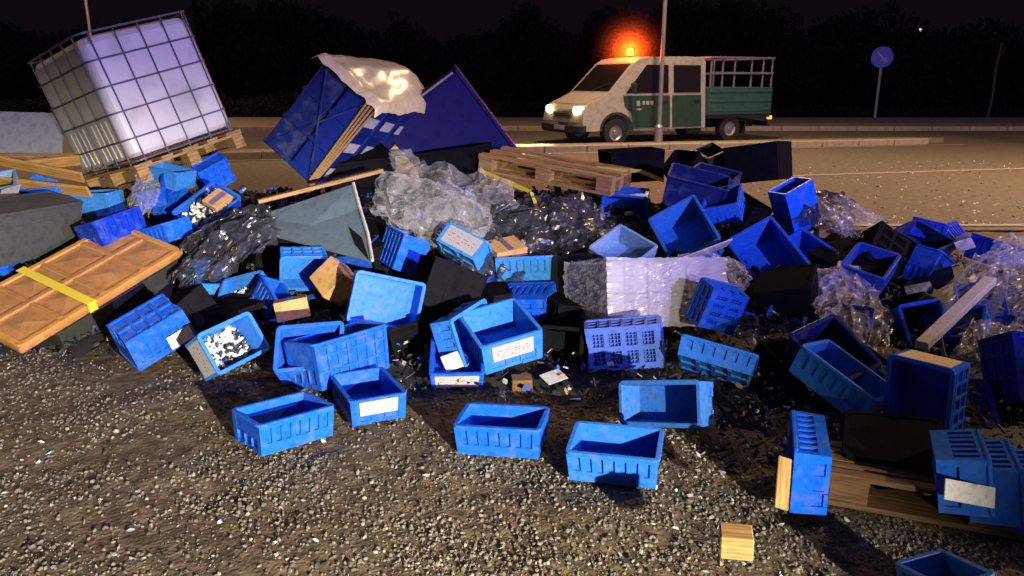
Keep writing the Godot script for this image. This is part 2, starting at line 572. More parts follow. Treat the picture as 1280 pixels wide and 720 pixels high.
func film(c: Vector3, u: Vector3, v: Vector3, bulge: float, amp: float, seed_: int, m: Material, label: String, called := "plastic_film", ragged := 0.3, fold := 0.0) -> MeshInstance3D:
	var n1 := FastNoiseLite.new()
	n1.noise_type = FastNoiseLite.TYPE_SIMPLEX_SMOOTH
	n1.fractal_type = FastNoiseLite.FRACTAL_RIDGED
	n1.frequency = 1.0
	n1.seed = seed_
	n1.fractal_octaves = 3
	var n2 := FastNoiseLite.new()
	n2.noise_type = FastNoiseLite.TYPE_SIMPLEX_SMOOTH
	n2.frequency = 1.0
	n2.seed = seed_ + 7
	n2.fractal_octaves = 3
	var nrm := v.cross(u).normalized()
	if nrm.dot(Vector3(0, 1.6, 0) - c) < 0: nrm = -nrm
	var N := 64
	var a := fmod(seed_ * 1.7, PI)
	var g := []
	for j in N + 1:
		var row := []
		for i in N + 1:
			var s := 2.0 * i / N - 1.0
			var t := 2.0 * j / N - 1.0
			var round_ := 1.0 - 0.22 * s * s * t * t
			var rs := s * round_ * (1.0 + ragged * n2.get_noise_2d(t * 1.3, 9.0 + signf(s) * 3.0) * absf(s))
			var rt := t * round_ * (1.0 + ragged * n2.get_noise_2d(s * 1.3, 19.0 + signf(t) * 3.0) * absf(t))
			var q := c + u * rs + v * rt
			var p := s * cos(a) + t * sin(a)
			var w := t * cos(a) - s * sin(a)
			q += nrm * (bulge * (1.0 - s * s) * (1.0 - t * t) + amp * (1.0 * n1.get_noise_2d(p * 0.28, w * 1.25) + 1.3 * n2.get_noise_2d(s * 0.7, t * 0.7) + 0.28 * n1.get_noise_2d(w * 0.8 + 40.0, p * 2.2)))
			q += (u.normalized() * n2.get_noise_2d(t * 2.0, s * 2.0 + 50.0) + v.normalized() * n2.get_noise_2d(t * 2.0 + 80.0, s * 2.0)) * amp * 0.9
			q.y = maxf(q.y, 0.03)
			row.append(q)
		g.append(row)
	var b := Mb.new()
	for j in N:
		for i in N:
			b.tri(g[j][i], g[j][i + 1], g[j + 1][i])
			b.tri(g[j][i + 1], g[j + 1][i + 1], g[j + 1][i])
	return single(called, b, m, label, "plastic film" if called == "plastic_film" else "plastic bag")


func chip(seed_: int, rough_: float) -> ArrayMesh:   # a small irregular stone
	var r := RandomNumberGenerator.new()
	r.seed = seed_
	var t := (1.0 + sqrt(5.0)) / 2.0
	var vs := []
	for a in [[-1, t, 0], [1, t, 0], [-1, -t, 0], [1, -t, 0], [0, -1, t], [0, 1, t], [0, -1, -t], [0, 1, -t], [t, 0, -1], [t, 0, 1], [-t, 0, -1], [-t, 0, 1]]:
		var v := Vector3(a[0], a[1], a[2]).normalized() * (1.0 + r.randf_range(-rough_, rough_))
		vs.append(v * Vector3(1.0, 0.7, 0.85))
	var b := Mb.new()
	for f in [[0, 11, 5], [0, 5, 1], [0, 1, 7], [0, 7, 10], [0, 10, 11], [1, 5, 9], [5, 11, 4], [11, 10, 2], [10, 7, 6], [7, 1, 8], [3, 9, 4], [3, 4, 2], [3, 2, 6], [3, 6, 8], [3, 8, 9], [4, 9, 5], [2, 4, 11], [6, 2, 10], [8, 6, 7], [9, 8, 1]]:
		b.tri(vs[f[0]], vs[f[2]], vs[f[1]])
	return b.done()


func rand_basis(s: Vector3) -> Basis:
	return Basis.from_euler(Vector3(rng.randf_range(0, TAU), rng.randf_range(0, TAU), rng.randf_range(0, TAU))).scaled_local(s)


# parts lying in a bin: a heap of small pale and dark pieces on an area of the bin's floor
func small_parts(at: Vector3, deg: Vector3, d: Vector3, label: String, n: int, level: float) -> void:
	var o := Node3D.new()
	o.name = numbered("small_parts")
	add_child(o)
	o.transform = pose(at, deg)
	tag(o, label, "small parts")
	o.set_meta("kind", "stuff")
	var xf := []
	var cols := []
	for i in n:
		var p := Vector3(rng.randf_range(-0.36, 0.36) * d.x, level * d.y + rng.randf_range(0.0, 0.02), rng.randf_range(-0.38, 0.38) * d.z)
		xf.append(Transform3D(rand_basis(Vector3(0.016, 0.010, 0.010) * rng.randf_range(0.7, 1.9)), p))
		var k := rng.randf()
		cols.append(Color(0.66, 0.66, 0.62) if k < 0.5 else (Color(0.02, 0.02, 0.025) if k < 0.8 else Color(0.45, 0.5, 0.45)))
	scatter("piece", chip(77, 0.35), M.bits, xf, cols, "", o)


# ------------------------------------------------------------------ the place
var relief := FastNoiseLite.new()
var fine := FastNoiseLite.new()


func mound(x: float, z: float) -> float:   # the buried part of the heap: loose dark bits under the things one sees
	var front: float = -4.55
	if x > -2.6: front = lerpf(-4.75, -4.2, clampf((x + 2.6) / 1.6, 0, 1))
	if x > -1.0: front = lerpf(-4.2, -4.05, clampf((x + 1.0) / 2.0, 0, 1))
	if x > 1.2: front = lerpf(-4.05, -3.5, clampf((x - 1.2) / 1.3, 0, 1))
	var apron: float = front + (0.35 if x < -1.6 else lerpf(0.35, 0.62, clampf((x + 1.6) / 1.0, 0, 1)))
	if x > 0.4: apron += 0.55 * clampf((x - 0.4) / 0.5, 0, 1)
	apron += 0.22 * fine.get_noise_2d(x * 2.0, 4.0)
	var a := clampf((front - 0.25 - z) / 2.6, 0, 1)
	var back := clampf((z + 8.3) / 1.0, 0, 1)
	var side := clampf((5.2 + x) / 0.8, 0, 1) * clampf((4.4 - x) / 1.6, 0, 1)
	var thin := 0.085 * smoothstep(0.0, 0.5, apron - z)
	return (smoothstep(0.0, 1.0, a) * lerpf(0.48, 0.14, clampf((x - 0.9) / 1.4, 0, 1)) + thin) * smoothstep(0.0, 1.0, back) * side


func ground_y(x: float, z: float) -> float:
	return relief.get_noise_2d(x * 1.2, z * 1.2) * 0.022 - 0.012


func build_ground() -> void:
	relief.noise_type = FastNoiseLite.TYPE_SIMPLEX_SMOOTH
	relief.frequency = 1.0
	relief.fractal_octaves = 5
	relief.seed = 4
	fine.noise_type = FastNoiseLite.TYPE_SIMPLEX_SMOOTH
	fine.frequency = 1.0
	fine.seed = 14
	fine.fractal_octaves = 3
	var soil := noise_tex(0.015, 1024, ramp([[0.0, Color(0.40, 0.36, 0.30)], [0.4, Color(0.66, 0.60, 0.52)], [0.65, Color(0.85, 0.80, 0.72)], [1.0, Color(1.0, 0.97, 0.9)]]), 3, false, FastNoiseLite.TYPE_SIMPLEX_SMOOTH, 7)
	var bump := noise_tex(0.05, 1024, null, 8, false, FastNoiseLite.TYPE_SIMPLEX_SMOOTH, 5)
	var gm := mat(lin(0.165, 0.142, 0.105), 0.95, soil, 0.7)
	gm.uv1_world_triplanar = true
	gm.heightmap_enabled = true
	gm.heightmap_texture = bump
	gm.heightmap_scale = 0.5
	# gravel verge as a fine sheet
	var st := SurfaceTool.new()
	st.begin(Mesh.PRIMITIVE_TRIANGLES)
	var x0 := -14.0
	var z0 := -8.6
	var nx := 420
	var nz := 190
	var dx := 28.0 / nx
	var dz := 11.0 / nz
	for j in nz + 1:
		for i in nx + 1:
			var x := x0 + i * dx
			var z := z0 + j * dz
			st.add_vertex(Vector3(x, ground_y(x, z) + 0.006 * fine.get_noise_2d(x * 14, z * 14), z))
	for j in nz:
		for i in nx:
			var a := j * (nx + 1) + i
			for q in [a, a + 1, a + nx + 1, a + 1, a + nx + 2, a + nx + 1]:
				st.add_index(q)
	st.generate_normals()
	structure("gravel_ground", st.commit(), gm)
	# the wide ground that goes on to the horizon, in four aprons round the gravel sheet
	var far := Mb.new()
	far.quad(Vector3(-400, -0.06, -500), Vector3(400, -0.06, -500), Vector3(400, -0.06, 400), Vector3(-400, -0.06, 400))
	var earth := mat(lin(0.07, 0.06, 0.045), 0.95, soil, 0.12)
	earth.uv1_world_triplanar = true
	structure("ground", far.done(), earth)
	# near carriageway: asphalt from the gravel edge to the island kerb
	var ra := noise_tex(0.03, 1024, ramp([[0.0, Color(0.70, 0.68, 0.66)], [0.5, Color(0.86, 0.84, 0.82)], [1.0, Color(1, 1, 1)]]), 17, false, FastNoiseLite.TYPE_SIMPLEX_SMOOTH, 7)
	var am := mat(lin(0.14, 0.128, 0.118), 0.8, ra, 0.25)
	am.uv1_world_triplanar = true
	am.heightmap_enabled = true
	am.heightmap_texture = bump
	am.heightmap_scale = 0.5
	var road := Mb.new()
	road.quad(Vector3(-36, 0.012, -9.0), Vector3(90, 0.012, -38.2), Vector3(90, 0.012, -8.35), Vector3(-36, 0.012, -8.2))
	structure("road", road.done(), am)
	var road2 := Mb.new()
	road2.quad(Vector3(-90, 0.016, -25.0), Vector3(33, 0.016, -25.0), Vector3(-38, 0.016, -8.5), Vector3(-90, 0.016, -8.5))
	structure("far_road", road2.done(), am)


# the line of the near kerb of the traffic island: from (0, -17.3) to (11.5, -20)
func kerb_z(x: float) -> float:
	return -17.3 - x * 0.232


func build_road_things() -> void:
	var concrete := mat(lin(0.34, 0.29, 0.22), 0.9, M.dust, 0.6)
	var island_top := mat(lin(0.22, 0.18, 0.13), 0.9, M.dust, 0.5)
	# island: paved strip with kerb stones, ending in a point at the right
	var top := Mb.new()
	top.prism(PackedVector2Array([Vector2(-40, -kerb_z(-40) + 0.13), Vector2(10.4, -kerb_z(10.4) + 0.13), Vector2(11.2, -kerb_z(11.2) + 0.35), Vector2(10.2, -kerb_z(10.2) + 0.75), Vector2(-40, -kerb_z(-40) + 1.0)]), -0.12, 0.0, Transform3D(Basis(Vector3.RIGHT, -PI / 2), Vector3(0, 0.14, 0)))
	structure("traffic_island", top.done(), island_top)
	var kerbs := Node3D.new()
	kerbs.name = "island_kerb"
	kerbs.set_meta("kind", "structure")
	add_child(kerbs)
	var a := atan2(0.232, 1.0)
	for i in 30:
		var x := -18.5 + i * 0.985
		var kb := Mb.new()
		kb.cbox(Vector3(0.995, 0.17, 0.125), 0.018)
		part("kerb_stone", kb, concrete, kerbs).transform = Transform3D(Basis(Vector3.UP, a), Vector3(x, 0.07, kerb_z(x) - 0.06))
	# far pavement with its kerb and verge
	var pav := Mb.new()
	pav.box(Vector3(-90, -0.05, -31.5), Vector3(90, 0.13, -25.1))
	structure("pavement", pav.done(), mat(lin(0.26, 0.215, 0.15), 0.9, M.dust, 0.4))
	var kf := Node3D.new()
	kf.name = "far_kerb"
	kf.set_meta("kind", "structure")
	add_child(kf)
	for i in 42:
		var kb := Mb.new()
		kb.cbox(Vector3(1.19, 0.20, 0.15), 0.02)
		part("kerb_stone", kb, concrete, kf).transform = Transform3D(Basis(), Vector3(-22 + i * 1.2, 0.05, -25.02))
	# painted lines
	var paint := mat(lin(0.30, 0.27, 0.22), 0.8, M.dust, 1.0)
	var edge := Mb.new()
	edge.quad(Vector3(3.0, 0.020, -12.75), Vector3(30.0, 0.020, -19.2), Vector3(30.0, 0.020, -19.05), Vector3(3.0, 0.020, -12.63))
	structure("lane_marking", edge.done(), paint)
	var edge2 := Mb.new()
	edge2.quad(Vector3(-30, 0.022, -8.52), Vector3(30, 0.022, -8.62), Vector3(30, 0.022, -8.5), Vector3(-30, 0.022, -8.4))
	structure("edge_marking", edge2.done(), paint)
	var edge3 := Mb.new()
	edge3.quad(Vector3(-18, 0.021, kerb_z(-18) + 0.45), Vector3(11.4, 0.021, kerb_z(11.4) + 0.40), Vector3(11.4, 0.021, kerb_z(11.4) + 0.26), Vector3(-18, 0.021, kerb_z(-18) + 0.3))
	structure("kerb_marking", edge3.done(), paint)


func leaf_clump(seed_: int) -> ArrayMesh:
	var r := RandomNumberGenerator.new()
	r.seed = seed_
	var b := Mb.new()
	for i in 14:
		var c := Vector3(r.randf_range(-1, 1), r.randf_range(-1, 1), r.randf_range(-1, 1)) * 0.7
		var x := Basis.from_euler(Vector3(r.randf_range(0, TAU), r.randf_range(0, TAU), 0))
		b.quad(c + x * Vector3(-0.3, 0, 0), c + x * Vector3(0, 0.04, 0.16), c + x * Vector3(0.34, 0, 0), c + x * Vector3(0, 0.04, -0.16))
	return b.done()


func build_background() -> void:
	var leaf := mat(Color.WHITE, 0.9)
	leaf.vertex_color_use_as_albedo = true
	var xf := []
	var cols := []
	for i in 16000:
		var x := rng.randf_range(-60, 75)
		var h := 4.2 + 2.4 * fine.get_noise_2d(x * 0.13, 3.0) + 1.3 * fine.get_noise_2d(x * 0.5, 8.0)
		var y := pow(rng.randf(), 0.8) * h
		var z := -44.0 - rng.randf() * 9.0 + 2.0 * fine.get_noise_2d(x * 0.3, y * 0.3)
		xf.append(Transform3D(rand_basis(Vector3.ONE * rng.randf_range(0.35, 0.9)), Vector3(x, y, z)))
		var k := rng.randf_range(0.6, 1.3)
		cols.append(Color(0.007, 0.0075, 0.006) * k)
	scatter("woodland", leaf_clump(3), leaf, xf, cols, "dark mass of trees beyond the road")
	xf = []
	cols = []
	for i in 9000:
		var x := rng.randf_range(-45, 50)
		var h := 0.5 + 0.5 * absf(fine.get_noise_2d(x * 0.35, 30.0)) + 0.7 * maxf(fine.get_noise_2d(x * 0.12, 60.0), 0.0)
		if x > 6.0: h *= 0.55
		xf.append(Transform3D(rand_basis(Vector3.ONE * rng.randf_range(0.12, 0.3)), Vector3(x, rng.randf() * h, -32.4 - rng.randf() * 1.6)))
		cols.append(Color(0.008, 0.008, 0.006) * rng.randf_range(0.6, 1.3))
	scatter("undergrowth", leaf_clump(5), leaf, xf, cols, "low dark undergrowth along the far edge of the pavement")


func street_lamp(x: float, z: float, label: String, energy: float, reach := 2.4) -> void:
	var o := thing("street_lamp", label, "street lamp", Vector3(x, 0.0, z))
	part("pole", Mb.new().tube([Vector3(0, 0, 0), Vector3(0, 3, 0), Vector3(0, 8.0, 0)], 0.055, 12, 0.04), M.steel, o)
	part("base_collar", Mb.new().lathe([Vector2(0.0, 0.0), Vector2(0.10, 0.0), Vector2(0.10, 0.5), Vector2(0.05, 0.56)], 12), M.steel, o)
	part("arm", Mb.new().tube([Vector3(0, 7.9, 0), Vector3(0, 8.3, 0.5), Vector3(0, 8.45, reach)], 0.04, 8), M.steel, o)
	part("lamp_head", Mb.new().cbox(Vector3(0.26, 0.12, 0.6), 0.03, Transform3D(Basis(), Vector3(0, 8.46, reach + 0.25))), M.steel, o)
	var g := mat(Color(1.0, 0.8, 0.5), 0.4)
	g.emission_enabled = true
	g.emission = Color(1.0, 0.72, 0.36)
	g.emission_energy_multiplier = 6.0
	part("lamp_lens", Mb.new().cbox(Vector3(0.2, 0.03, 0.48), 0.01, Transform3D(Basis(), Vector3(0, 8.385, reach + 0.25))), g, o)
	var l := SpotLight3D.new()
	l.name = "lamp_light"
	l.light_color = Color(1.0, 0.81, 0.58)
	l.light_energy = energy
	l.spot_range = 80
	l.spot_angle = 74
	l.spot_attenuation = 2
	l.spot_angle_attenuation = 0.8
	l.light_size = 0.15
	l.shadow_enabled = true
	o.add_child(l)
	l.position = Vector3(0, 8.34, reach + 0.25)
	l.rotation = Vector3(-PI / 2, 0, 0)


func work_light(at: Vector3, aim: Vector3, label: String, color: Color, energy: float, angle: float, hood: float) -> void:
	# a floodlight on a stand; the visor over it cuts the beam off above
	var o := thing("work_light", label, "floodlight", Vector3(at.x, 0.0, at.z))
	part("stand_pole", Mb.new().tube([Vector3(0, 0, 0), Vector3(0, at.y - 0.1, 0)], 0.02, 8), M.black, o)
	for i in 3:
		var t := TAU * i / 3.0
		part("leg", Mb.new().tube([Vector3(0, 0.5, 0), Vector3(cos(t) * 0.4, 0.0, sin(t) * 0.4)], 0.012, 6), M.black, o)
	var x := Transform3D(Basis.looking_at(aim - at, Vector3.UP), Vector3(0, at.y, 0))
	part("housing", Mb.new().cbox(Vector3(0.34, 0.22, 0.1), 0.02, x * Transform3D(Basis(), Vector3(0, 0, 0.06))), M.black, o)
	if hood > 0.0:
		part("visor", Mb.new().box(Vector3(-0.9, hood, -0.62), Vector3(0.9, hood + 0.006, 0.01), x), M.black, o)
	var g := mat(Color(1, 1, 1), 0.4)
	g.emission_enabled = true
	g.emission = color
	g.emission_energy_multiplier = 4.0
	part("lamp_glass", Mb.new().cbox(Vector3(0.05, 0.03, 0.006), 0.002, x * Transform3D(Basis(), Vector3(0, 0, 0.005))), g, o)
	var l := SpotLight3D.new()
	l.name = "flood_light"
	l.light_color = color
	l.light_energy = energy
	l.spot_range = 60
	l.spot_angle = angle
	l.spot_attenuation = 2
	l.spot_angle_attenuation = 0.85
	l.light_size = 0.04
	l.shadow_enabled = true
	o.add_child(l)
	l.transform = x * Transform3D(Basis(), Vector3(0, 0, -0.03))


func warning_light(at: Vector3, label: String, color: Color, energy: float) -> void:
	var o := thing("warning_light", label, "warning light", Vector3(at.x, 0.0, at.z))
	part("stand_pole", Mb.new().tube([Vector3(0, 0, 0), Vector3(0, at.y - 0.08, 0)], 0.03, 8), M.black, o)
	part("roof_tray", Mb.new().lathe([Vector2(0.0, -0.14), Vector2(0.52, -0.14), Vector2(0.52, -0.125), Vector2(0.0, -0.125)], 24, Transform3D(Basis(), Vector3(0, at.y, 0))), M.black, o)
	part("foot_plate", Mb.new().cbox(Vector3(0.5, 0.04, 0.5), 0.01, Transform3D(Basis(), Vector3(0, 0.02, 0))), M.black, o)
	var g := mat(color, 0.3)
	g.emission_enabled = true
	g.emission = color
	g.emission_energy_multiplier = 5.0
	part("beacon_lens", Mb.new().lathe([Vector2(0, -0.08), Vector2(0.07, -0.08), Vector2(0.07, 0.05), Vector2(0.04, 0.09), Vector2(0.0, 0.1)], 14, Transform3D(Basis(), Vector3(0, at.y, 0))), g, o)
	var l := OmniLight3D.new()
	l.name = "beacon_light"
	l.light_color = color
	l.light_energy = energy
	l.omni_range = 60
	l.omni_attenuation = 2
	l.light_size = 0.05
	l.shadow_enabled = true
	o.add_child(l)
	l.position = Vector3(0, at.y, 0)


# ------------------------------------------------------------------ truck
func half(y: float) -> float:
	return 1.0 - 0.075 * y


func side_panel(b: Mb, poly: Array, s: float, t0: float, t1: float) -> Mb:   # an outline in x, y laid on the leaning cab side
	var pv := PackedVector2Array(poly)
	b.lean = func(v: Vector3) -> Vector3: return Vector3(v.x, v.y, s * (half(v.y) + v.z))
	if s > 0: b.prism(pv, t0, t1)
	else:
		b.lean = func(v: Vector3) -> Vector3: return Vector3(v.x, v.y, -(half(v.y) - v.z))
		b.prism(pv, -t1, -t0)
	return b


func build_truck() -> void:
	var o := thing("pickup_truck", "white and green crew cab truck with railed load bed and lit orange beacon", "truck", Vector3(3.88, 0.016, -20.75), Vector3(0, 27, 0))
	o.scale = Vector3(1.0, 0.955, 1.0)
	var white := mat(lin(0.38, 0.38, 0.35), 0.35, M.dust, 0.6)
	white.clearcoat_enabled = true
	white.clearcoat = 0.4
	var green := mat(lin(0.020, 0.060, 0.045), 0.4, M.dust, 0.6)
	var teal := mat(lin(0.03, 0.10, 0.105), 0.5, M.dust, 0.6)
	var rubber := mat(lin(0.015, 0.015, 0.015), 0.85)
	var glass := mat(lin(0.012, 0.010, 0.010), 0.12)
	glass.metallic_specular = 0.7
	var trim := mat(lin(0.02, 0.02, 0.02), 0.6)
	var rail := mat(lin(0.15, 0.15, 0.20), 0.5)
	var body := Mb.new()
	body.lean = func(v: Vector3) -> Vector3: return Vector3(v.x, v.y, v.z * half(v.y))
	var outline := [Vector2(-2.90, 0.40), Vector2(-2.97, 0.62), Vector2(-2.93, 0.92), Vector2(-2.80, 1.04), Vector2(-2.22, 1.31), Vector2(-1.46, 2.08), Vector2(-1.30, 2.17), Vector2(-1.0, 2.22), Vector2(0.2, 2.24), Vector2(0.66, 2.21), Vector2(0.74, 2.12), Vector2(0.74, 0.40), Vector2(-1.55, 0.40)]
	for i in 9:
		var t := PI * i / 8.0
		outline.append(Vector2(-2.0 + 0.43 * cos(t), 0.40 + 0.40 * sin(t)))
	body.prism(PackedVector2Array(outline), -1.0, 1.0)
	part("cab_body", body, white, o)
	for s in [-1.0, 1.0]:
		var poly := []
		for i in 13:
			var t := PI * i / 12.0
			poly.append(Vector2(-2.0 + 0.49 * cos(t), 0.40 + 0.46 * sin(t)))
		for i in 13:
			var t := PI * (12 - i) / 12.0
			poly.append(Vector2(-2.0 + 0.43 * cos(t), 0.40 + 0.40 * sin(t)))
		part("wheel_arch", side_panel(Mb.new(), poly, s, 0.0, 0.02), trim, o)
	for s in [1.0, -1.0]:
		var fd := part("door", side_panel(Mb.new(), [Vector2(-1.52, 0.46), Vector2(-0.40, 0.44), Vector2(-0.40, 1.26), Vector2(-1.80, 1.26), Vector2(-1.76, 1.0), Vector2(-1.56, 0.82)], s, 0.001, 0.014), green, o)
		part("window", side_panel(Mb.new(), [Vector2(-1.72, 1.32), Vector2(-0.44, 1.32), Vector2(-0.44, 2.02), Vector2(-1.10, 2.02)], s, 0.002, 0.010), glass, fd)
		part("handle", side_panel(Mb.new(), [Vector2(-0.64, 1.10), Vector2(-0.46, 1.10), Vector2(-0.46, 1.14), Vector2(-0.64, 1.14)], s, 0.016, 0.04), trim, fd)
		if s > 0:
			var pale := mat(lin(0.35, 0.36, 0.33), 0.6)
			for q in [[-1.42, 1.0, 0.10, 0.13], [-1.24, 1.03, 0.07, 0.09], [-1.13, 1.03, 0.09, 0.09], [-1.0, 1.03, 0.09, 0.09], [-1.42, 0.9, 0.14, 0.04]]:
				part("door_mark", side_panel(Mb.new(), [Vector2(q[0], q[1]), Vector2(q[0] + q[2], q[1]), Vector2(q[0] + q[2], q[1] + q[3]), Vector2(q[0], q[1] + q[3])], s, 0.015, 0.018), pale, fd)
		var rd := part("door", side_panel(Mb.new(), [Vector2(-0.32, 0.44), Vector2(0.60, 0.44), Vector2(0.60, 1.26), Vector2(-0.32, 1.26)], s, 0.001, 0.014), green, o)
		part("window", side_panel(Mb.new(), [Vector2(-0.28, 1.32), Vector2(0.58, 1.32), Vector2(0.58, 2.02), Vector2(-0.28, 2.02)], s, 0.002, 0.010), glass, rd)
		part("handle", side_panel(Mb.new(), [Vector2(0.36, 1.10), Vector2(0.54, 1.10), Vector2(0.54, 1.14), Vector2(0.36, 1.14)], s, 0.016, 0.04), trim, rd)
		var mir := part("mirror", Mb.new().cbox(Vector3(0.10, 0.26, 0.17), 0.03, Transform3D(Basis(), Vector3(-1.62, 1.45, s * 1.08))), trim, o)
		part("mirror_arm", Mb.new().tube([Vector3(-1.6, 1.34, s * 0.88), Vector3(-1.6, 1.38, s * 1.02)], 0.02, 6), trim, mir)
	# windscreen on the slope between (-2.2, 1.33) and (-1.47, 2.07)
	var ws := Mb.new()
	var n := Vector3(-0.71, 0.70, 0) * 0.006
	var q0 := Vector3(-2.17, 1.36, 0)
	var q1 := Vector3(-1.50, 2.04, 0)
	var w0 := 0.82
	var w1 := 0.74
	ws.quad(q1 + n + Vector3(0, 0, -w1), q1 + n + Vector3(0, 0, w1), q0 + n + Vector3(0, 0, w0), q0 + n + Vector3(0, 0, -w0))
	var wsn := part("windscreen", ws, glass, o)
	part("wiper", Mb.new().tube([q0 + n * 4 + Vector3(0, 0, 0.1), q0.lerp(q1, 0.25) + n * 4 + Vector3(0, 0, 0.62)], 0.012, 5), trim, wsn)
	var bon := Mb.new()
	bon.quad(Vector3(-2.24, 1.312, -0.78), Vector3(-2.24, 1.312, 0.78), Vector3(-2.78, 1.062, 0.70), Vector3(-2.78, 1.062, -0.70))
	part("bonnet", bon, white, o)
	part("front_bumper", Mb.new().cbox(Vector3(0.22, 0.26, 1.96), 0.06, Transform3D(Basis(), Vector3(-2.93, 0.46, 0))), trim, o)
	var gr := part("grille", Mb.new().cbox(Vector3(0.05, 0.17, 0.86), 0.015, Transform3D(Basis(), Vector3(-2.96, 0.78, 0))), trim, o)
	for i in 3:
		part("slat", Mb.new().cbox(Vector3(0.02, 0.02, 0.8), 0.005, Transform3D(Basis(), Vector3(-2.99, 0.73 + i * 0.05, 0))), rail, gr)
	part("number_plate", Mb.new().cbox(Vector3(0.012, 0.11, 0.5), 0.002, Transform3D(Basis(), Vector3(-3.047, 0.47, 0))), M.paper, o)
	var glow := mat(Color(1.0, 0.93, 0.75), 0.3)
	glow.emission_enabled = true
	glow.emission = Color(1.0, 0.86, 0.58)
	glow.emission_energy_multiplier = 14.0
	for s in [-1.0, 1.0]:
		var hl := part("headlight", Mb.new().cbox(Vector3(0.10, 0.20, 0.34), 0.04, Transform3D(Basis(Vector3.UP, s * 0.25), Vector3(-2.93, 0.90, s * 0.70))), glow, o)
		var l := SpotLight3D.new()
		l.name = "head_light"
		l.light_color = Color(1.0, 0.84, 0.58)
		l.light_energy = 90.0
		l.spot_range = 60
		l.spot_attenuation = 2
		l.spot_angle = 40
		l.spot_angle_attenuation = 0.95
		l.light_size = 0.1
		l.shadow_enabled = true
		hl.add_child(l)
		l.transform = Transform3D(Basis.looking_at(Vector3(-1, -0.10, s * 0.12)), Vector3(-3.02, 0.90, s * 0.70))
	# load bed
	part("chassis_frame", Mb.new().box(Vector3(-1.4, 0.36, -0.45), Vector3(2.85, 0.56, 0.45)), trim, o)
	part("bed_floor", Mb.new().cbox(Vector3(2.14, 0.10, 1.96), 0.01, Transform3D(Basis(), Vector3(1.88, 0.68, 0))), trim, o)
	for s in [-1.0, 1.0]:
		var ds := part("dropside", Mb.new().cbox(Vector3(2.14, 0.72, 0.04), 0.01, Transform3D(Basis(), Vector3(1.88, 1.09, s * 0.99))), teal, o)
		for i in 3:
			part("stiffener", Mb.new().cbox(Vector3(2.10, 0.05, 0.014), 0.004, Transform3D(Basis(), Vector3(1.88, 0.84 + i * 0.25, s * 1.017))), teal, ds)
		part("top_rail", Mb.new().cbox(Vector3(2.2, 0.055, 0.045), 0.008, Transform3D(Basis(), Vector3(1.87, 2.22, s * 0.98))), rail, o)
		part("middle_rail", Mb.new().cbox(Vector3(2.14, 0.06, 0.03), 0.008, Transform3D(Basis(), Vector3(1.88, 1.82, s * 0.98))), rail, o)
		for x in [0.84, 1.22, 1.62, 2.20, 2.60, 2.92]:
			part("rail_post", Mb.new().cbox(Vector3(0.045, 0.76, 0.04), 0.008, Transform3D(Basis(), Vector3(x, 1.82, s * 0.955))), rail, o)
	part("tailboard", Mb.new().cbox(Vector3(0.04, 0.72, 1.92), 0.01, Transform3D(Basis(), Vector3(2.97, 1.09, 0))), teal, o)
	part("headboard", Mb.new().cbox(Vector3(0.04, 0.72, 1.92), 0.01, Transform3D(Basis(), Vector3(0.82, 1.09, 0))), teal, o)
	for x in [0.82, 2.95]:
		part("cross_rail", Mb.new().cbox(Vector3(0.04, 0.05, 1.9), 0.008, Transform3D(Basis(), Vector3(x, 2.22, 0))), rail, o)
	part("rear_bumper", Mb.new().cbox(Vector3(0.10, 0.14, 1.9), 0.03, Transform3D(Basis(), Vector3(2.98, 0.45, 0))), trim, o)
	var tg := mat(Color(1.0, 0.5, 0.2), 0.4)
	tg.emission_enabled = true
	tg.emission = Color(1.0, 0.55, 0.2)
	tg.emission_energy_multiplier = 2.5
	for s in [-1.0, 1.0]:
		part("tail_light", Mb.new().cbox(Vector3(0.07, 0.10, 0.16), 0.02, Transform3D(Basis(), Vector3(2.99, 0.62, s * 0.93))), tg, o)
	part("mud_flap", Mb.new().cbox(Vector3(0.02, 0.34, 0.34), 0.004, Transform3D(Basis(), Vector3(2.12, 0.36, 0.80))), rubber, o)
	part("fuel_tank", Mb.new().cbox(Vector3(0.5, 0.24, 0.3), 0.05, Transform3D(Basis(), Vector3(0.5, 0.36, 0.72))), trim, o)
	for s in [-1.0, 1.0]:
		for x in [-2.0, 1.62]:
			var tx := Transform3D(Basis(Vector3.RIGHT, PI / 2 * s), Vector3(x, 0.345, s * 0.84))
			var w := part("wheel", Mb.new().lathe([Vector2(0.20, -0.11), Vector2(0.33, -0.11), Vector2(0.345, -0.08), Vector2(0.345, 0.08), Vector2(0.33, 0.11), Vector2(0.20, 0.11), Vector2(0.19, 0.06)], 28, tx), rubber, o)
			part("rim", Mb.new().lathe([Vector2(0.0, 0.095), Vector2(0.05, 0.095), Vector2(0.07, 0.06), Vector2(0.15, 0.05), Vector2(0.19, 0.085), Vector2(0.205, 0.085), Vector2(0.205, -0.08), Vector2(0.0, -0.08)], 20, tx), M.steel, w)
	# beacon on the roof
	var bb := part("beacon_base", Mb.new().lathe([Vector2(0, 0), Vector2(0.09, 0), Vector2(0.09, 0.05), Vector2(0.0, 0.05)], 14, Transform3D(Basis(), Vector3(-1.08, 2.215, 0.1))), trim, o)
	var og := mat(Color(1.0, 0.55, 0.1), 0.3)
	og.emission_enabled = true
	og.emission = Color(1.0, 0.50, 0.06)
	og.emission_energy_multiplier = 30.0
	part("beacon_lens", Mb.new().lathe([Vector2(0.0, 0.05), Vector2(0.085, 0.05), Vector2(0.09, 0.16), Vector2(0.06, 0.22), Vector2(0.0, 0.235)], 16, Transform3D(Basis(), Vector3(-1.08, 2.215, 0.1))), og, bb)
	var l := OmniLight3D.new()
	l.name = "beacon_light"
	l.light_color = Color(1.0, 0.30, 0.03)
	l.light_energy = 20.0
	l.omni_range = 40
